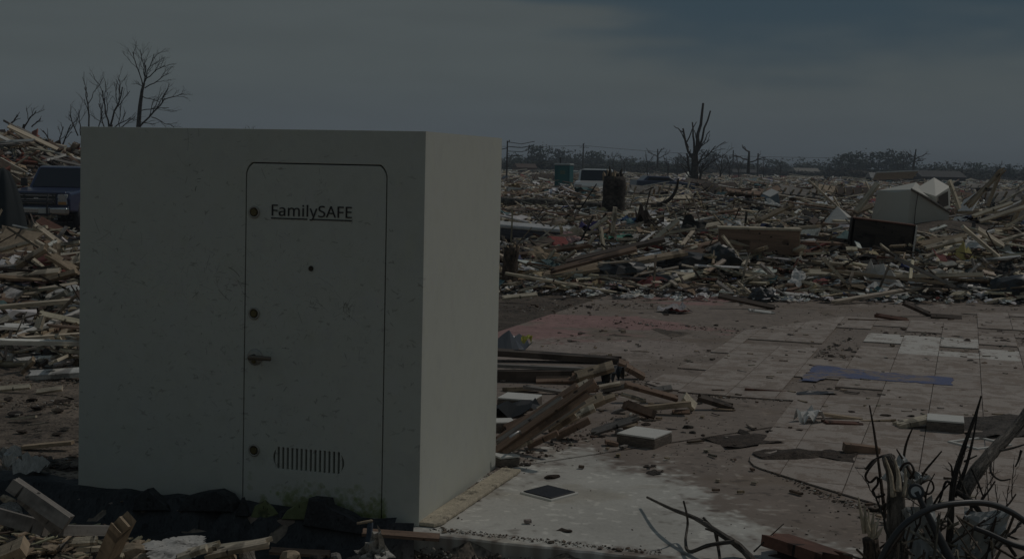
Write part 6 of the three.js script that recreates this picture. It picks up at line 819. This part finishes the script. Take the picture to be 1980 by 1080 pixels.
for (const [a, b, c, s, label] of [[[30.921,1.153,-170], [30.973,4.073,-170], [[30.977,3.937,-170], [30.078,4.529,-170]], 61, 'bent bare pole-like tree beyond the dead tree'], [[29.084,1.531,-260], [28.986,5.369,-260], [[29.017,4.125,-260], [29.813,5.49,-260]], 62, 'thin bare tree on the skyline left of the dead tree'], [[80.408,2.08,-260], [80.883,6.449,-260], [[80.552,3.952,-260], [82.414,4.198,-260]], 63, 'wispy bare tree right of the far tree clump']]) bareTree('bare_tree', label, 0, tube([V(...a), V(...a).lerp(V(...b), 0.5), V(...b)], [0.25, 0.2, 0.12], 6), [limbs(s, ...c, 0.12, 2), limbs(s + 10, V(...a).lerp(V(...b), 0.5).toArray(), V(...b).add(V(2.2, -0.8, 0)).toArray(), 0.10, 2), limbs(s + 20, V(...a).lerp(V(...b), 0.6).toArray(), V(...b).add(V(-2.0, -0.6, 0)).toArray(), 0.10, 2)]);

// small wind-stripped trees standing here and there on the far field
{ const R = rng(606), protos = [1, 2, 3].map(k => { const o = new THREE.Group(); part('trunk', tube(wobble([0, -0.1, 0], [0.02, 0.7, 0], 5, 0.02, R), [0.035, 0.03, 0.027, 0.024, 0.02, 0.015], 6), M.darkbark, o); for (let q = 0; q < 4 + k; q++) { const y = 0.25 + 0.45 * R(), a = R() * 6.3, L = 0.2 + 0.25 * R(); part('limb', merge(limbs(900 + k * 20 + q, [0, y, 0], [Math.cos(a) * L * 0.7, y + L, Math.sin(a) * L * 0.7], 0.012, 2)), M.darkbark, o); } return o; });
  for (const [px, top, D, where] of [[1183, 294, 260, 'between utility pole and brick remains'], [1205, 300, 240, 'right of the utility pole'], [1250, 297, 230, 'midway from utility pole to dead tree'], [1290, 299, 200, 'just left of the dead tree'], [1308, 293, 240, 'close by the dead tree'], [1392, 291, 170, 'just right of the dead tree'], [1408, 300, 210, 'beside the skyline pole'], [1427, 303, 230, 'above the grey house shell'], [1475, 306, 240, 'right of the short dark pole'], [1507, 308, 260, 'left of the pale-roofed house'], [1602, 309, 280, 'right of the pale-roofed house'], [1745, 296, 300, 'at the end of the tall clump'], [1858, 313, 260, 'right of the grey-roofed house'], [1925, 314, 240, 'above the leaning rafters'], [480, 238, 160, 'peeping over the shelter top'], [100, 280, 150, 'behind the tall timber pile']]) { const X = (px - 990) / 2500 * D, H = (317.5 + (px - 990) * 0.0208 - top) * D / 2500 + 2.2, o = protos[px % 3].clone(); o.name = numbered('stripped_tree'); o.position.set(X, -0.5, -D); o.scale.set(H * 0.9, H, H * 0.9); o.rotation.y = R() * 6; scene.add(o); tag(o, `small wind-stripped bare tree ${where}`, 'tree', 'stripped trees on the far field'); } }
// leafy trees on the skyline
const leafM = [[0.062, 0.078, 0.052], [0.075, 0.085, 0.056], [0.07, 0.082, 0.066], [0.09, 0.09, 0.066]].map(c => paint(c, { roughness: 0.95 }));
function crownGeometry(seed, tall) {
  const R = rng(seed), lobes = [...Array(9)].map(() => [(R() - 0.5) * 0.75, 0.35 + R() * 0.55 * tall, (R() - 0.5) * 0.75, 0.16 + R() * 0.2]), pos = [], uv = [];
  for (let k = 0; k < 460; k++) { const l = lobes[Math.floor(R() * 9)], d = V(R() - 0.5, R() - 0.5, R() - 0.5).normalize(), c = V(l[0], l[1], l[2]).addScaledVector(d, l[3] * (0.55 + 0.5 * R())), s = 0.026 + 0.04 * R(), a = V(R() - 0.5, R() - 0.5, R() - 0.5).normalize(), b = V().crossVectors(a, d).normalize(), e = d.clone().multiplyScalar(0.3).add(a).normalize(); for (const [p, q] of [[-1, -0.6], [1, -0.5], [0.2, 1]]) { pos.push(c.x + (b.x * p + e.x * q) * s, c.y + (b.y * p + e.y * q) * s, c.z + (b.z * p + e.z * q) * s); uv.push(p, q); } }
  const g = new THREE.BufferGeometry(); g.setAttribute('position', new THREE.Float32BufferAttribute(pos, 3)); g.setAttribute('uv', new THREE.Float32BufferAttribute(uv, 2)); g.computeVertexNormals(); return g;
}
{
  const R = rng(333), protos = [0, 1, 2, 3, 4].map(k => { const o = new THREE.Group(); part('crown', crownGeometry(70 + k, [0.9, 0.6, 1.2, 0.75, 1.0][k]), leafM[k % 4], o); part('trunk', merge(limbs(90 + k, [0, 0, 0], [0.02, 0.55, 0], 0.028, 2)), M.darkbark, o); return o; });
  const tree = (px, top, D, width, k, label, group) => { const src = protos[k], o = src.clone(), X = (px - 990) / 2500 * D, hor = 317.5 + (px - 990) * 0.0208, H = (hor - top - 3) * D / 2500 + 1.69 + 0.6; o.name = numbered('leafy_tree'); o.position.set(X, -0.6, -D); o.scale.set(width, H, width); o.rotation.y = R() * 6; scene.add(o); tag(o, label, 'tree', group); };
  const kinds = ['dark leafy tree on the skyline', 'broad low leafy tree on the skyline', 'slender ragged tree on the skyline', 'low grey green tree on the skyline', 'round leafy tree on the skyline'];
  for (const [px, top, D, w, k] of [[980, 290, 420, 9, 1], [1004, 296, 400, 8, 0], [1030, 279, 380, 9, 4], [1018, 292, 420, 8, 1], [1050, 296, 430, 8, 0], [1073, 287, 420, 7, 2], [1090, 296, 430, 8, 3], [1105, 288, 420, 9, 0], [1122, 290, 430, 10, 1], [1140, 290, 420, 10, 4], [1156, 294, 440, 9, 3], [1178, 298, 450, 9, 0], [1195, 297, 430, 10, 1], [1220, 305, 460, 9, 3], [1235, 303, 460, 9, 0], [1262, 306, 470, 10, 1], [1290, 304, 460, 11, 0], [1312, 300, 450, 10, 4], [1330, 303, 450, 9, 0], [1372, 292, 440, 10, 2], [1390, 300, 450, 10, 0], [1405, 306, 460, 10, 3], [1428, 310, 470, 10, 1], [1462, 312, 480, 9, 3], [1500, 308, 470, 9, 2], [1522, 304, 460, 10, 0], [1545, 307, 460, 12, 1], [1570, 308, 470, 12, 3], [1600, 306, 450, 11, 0], [1628, 301, 400, 9, 2], [1648, 296, 390, 10, 0], [1668, 292, 380, 12, 4], [1690, 296, 390, 12, 0], [1712, 297, 390, 9, 2], [1732, 292, 400, 9, 2], [1752, 302, 420, 9, 0], [1790, 312, 440, 10, 1], [1812, 310, 440, 9, 3], [1832, 311, 440, 10, 0], [1858, 318, 450, 10, 1], [1876, 312, 420, 9, 4], [1895, 314, 430, 10, 0], [1915, 321, 440, 9, 3], [1945, 318, 430, 8, 2], [1966, 317, 430, 9, 0], [1990, 320, 430, 10, 1], [2020, 318, 430, 10, 0], [60, 300, 420, 9, 0], [130, 296, 420, 9, 1]]) tree(px, top, D, w * 1.0, k, `${kinds[k]} ${px < 200 ? 'beyond the tall timber pile' : px < 1100 ? 'between shelter and utility pole' : px < 1150 ? 'behind the utility pole' : px < 1320 ? 'between utility pole and dead tree' : px < 1420 ? 'behind the dead tree' : px < 1540 ? 'between dead tree and pale-roofed house' : px < 1620 ? 'behind the pale-roofed house' : px < 1770 ? 'in the tall clump' : px < 1870 ? 'behind the grey-roofed house' : 'past the grey-roofed house'}`, 'skyline trees');
  // low scrub that closes the skyline
  const items = []; for (let k = 0; k < 900; k++) { const D = 300 + 260 * R(), a = (R() - 0.5) * 1.3, s = 3 + 4 * R(); items.push({ p: [a * D, -0.7, -D], r: [0, R() * 6, 0], s: [s * 1.8, s * (0.55 + 0.45 * R()) * 0.8, s * 1.8], c: vary(pickOne([[0.045, 0.055, 0.038], [0.06, 0.062, 0.044], [0.075, 0.066, 0.05], [0.05, 0.05, 0.045]], R), 0.25, R) }); }
  stuff('scrub', crownGeometry(99, 0.5), paint([1, 1, 1], { roughness: 0.95 }), 'low dark scrub wood closing the skyline', 'scrub', items);
}
function pickOne(a, R) { return a[Math.floor(R() * a.length)]; }

// ---------------------------------------------------------------- poles, wires and the last houses
for (const [px, top, D, arm, label] of [[1125, 277, 300, 1, 'utility pole with a crossarm above the far trees'], [978, 272, 140, 0.7, 'snapped utility pole at the shelter\'s right edge'], [1415, 290, 330, 0, 'thin pole on the skyline right of the dead tree'], [1463, 296, 280, 0, 'short dark pole beyond the bent bare tree']]) {
  const X = (px - 990) / 2500 * D, hor = 317.5 + (px - 990) * 0.0208, H = (hor - top) * D / 2500 + 1.69, o = thing('utility_pole', label, 'utility pole', [X, -0.6, -D]); part('pole', cyl(px < 1000 ? 0.1 : 0.22, px < 1000 ? 0.07 : 0.15, H + 0.6, 8).translate(0, (H + 0.6) / 2, 0), M.darkbark, o); if (arm) { part('crossarm', box(2.2 * arm, 0.12 * arm, 0.12, 0.2, H - 0.3, 0.15), M.darkbark, o, undefined, [0, 0, px < 1000 ? 0.25 : 0]); part('insulator', cyl(0.08, 0.05, 0.2, 6).translate(0.2, H + 0.6, 0), M.darkbark, o); }
}
{ const a = V((1125 - 990) / 2500 * 300, 6.4, -300), sag = (p, q, s) => [...Array(13)].map((_, i) => p.clone().lerp(q, i / 12).add(V(0, -s * 4 * (i / 12) * (1 - i / 12), 0))); solo('power_line', merge([tube(sag(a, V(-40, 6.6, -290), 0.8), 0.04, 4), tube(sag(a, V(95, 5.6, -320), 1.2), 0.04, 4)]), M.rubber, 'thin power line slung from the utility pole', 'power line');
  const b = V(...[-0.733,4.111,-140]); solo('fallen_wires', merge([0, 1, 2, 3].map(k => tube([b.clone().add(V(0, -k * 0.5, 0)), b.clone().add(V(1.6, -0.2 - k * 0.42, 0)), b.clone().add(V(3.0 - k * 0.4, 0.1 - k * 0.5, 0.3))], 0.035, 4))), M.darkbark, 'stray wires hanging from the snapped utility pole', 'wires'); }
function house(px, D, base, w, d, hWall, hRoof, turn, wallC, roofC, label, hole) {
  const X = (px - 990) / 2500 * D, o = thing('wrecked_house', label, 'house', [X, base, -D], turn), wm = paint(wallC, { map: T.gritC }), rm = paint(roofC, { map: T.gritC });
  const wall = part('wall', box(w, hWall, d, 0, hWall / 2, 0), wm, o); for (const u of [-0.3, 0.25]) part('window', box(w * 0.12, hWall * 0.4, 0.06, u * w, hWall * 0.58, d / 2 + 0.02), glass, wall); part('door', box(w * 0.09, hWall * 0.78, 0.06, 0, hWall * 0.39, d / 2 + 0.02), M.dark, wall);
  const s = new THREE.Shape([[-d / 2 - 0.4, 0], [d / 2 + 0.4, 0], [0.5, hRoof], [-0.5, hRoof]].map(p => new THREE.Vector2(...p))); const roof = part('roof', new THREE.ExtrudeGeometry(s, { depth: w * (hole ? 0.7 : 1.04), bevelEnabled: false }).rotateY(Math.PI / 2).translate(-w / 2 * 1.04, hWall, 0), rm, o); if (hole) { const R = rng(px); for (let k = 0; k < 7; k++) { const b = part('rafter', box(0.12, 0.12, d * 0.55, w * (0.2 + 0.045 * k), hWall + hRoof * 0.5, d * 0.25), M.tan, roof); b.rotation.x = 0; } }
}
house(1437, 330, -0.6, 6, 6, 1.5, 0.8, -0.1, [0.16, 0.15, 0.14], [0.15, 0.14, 0.135], 'small dark grey house shell right of the dead tree', false);
house(1565, 360, -0.5, 10, 8, 1.6, 1.3, 0.1, [0.10, 0.07, 0.055], [0.50, 0.46, 0.40], 'long low house with a torn pale roof on the skyline', true);
house(1486, 380, -0.5, 8, 7, 1.8, 0.9, -0.1, [0.22, 0.20, 0.18], [0.16, 0.14, 0.12], 'low grey house shell before the skyline trees', true);
house(1808, 250, -0.5, 8.5, 8, 1.5, 1.2, 0.05, [0.09, 0.07, 0.06], [0.17, 0.16, 0.155], 'low house with an intact grey roof behind the tipped cabinets', false);
house(1722, 220, -0.4, 7.5, 6, 1.1, 0.9, -0.12, [0.06, 0.05, 0.045], [0.55, 0.53, 0.50], 'collapsed house under a pale crumpled roof right of centre field', true);
house(1012, 260, -0.6, 4, 5, 1.7, 0.8, 0.2, [0.28, 0.17, 0.13], [0.20, 0.14, 0.11], 'low brick house remains at the shelter\'s right edge', false);
scene.fog = new THREE.FogExp2(new THREE.Color().setRGB(0.75, 0.84, 0.95), 0.0008);
renderer.render(scene, camera);
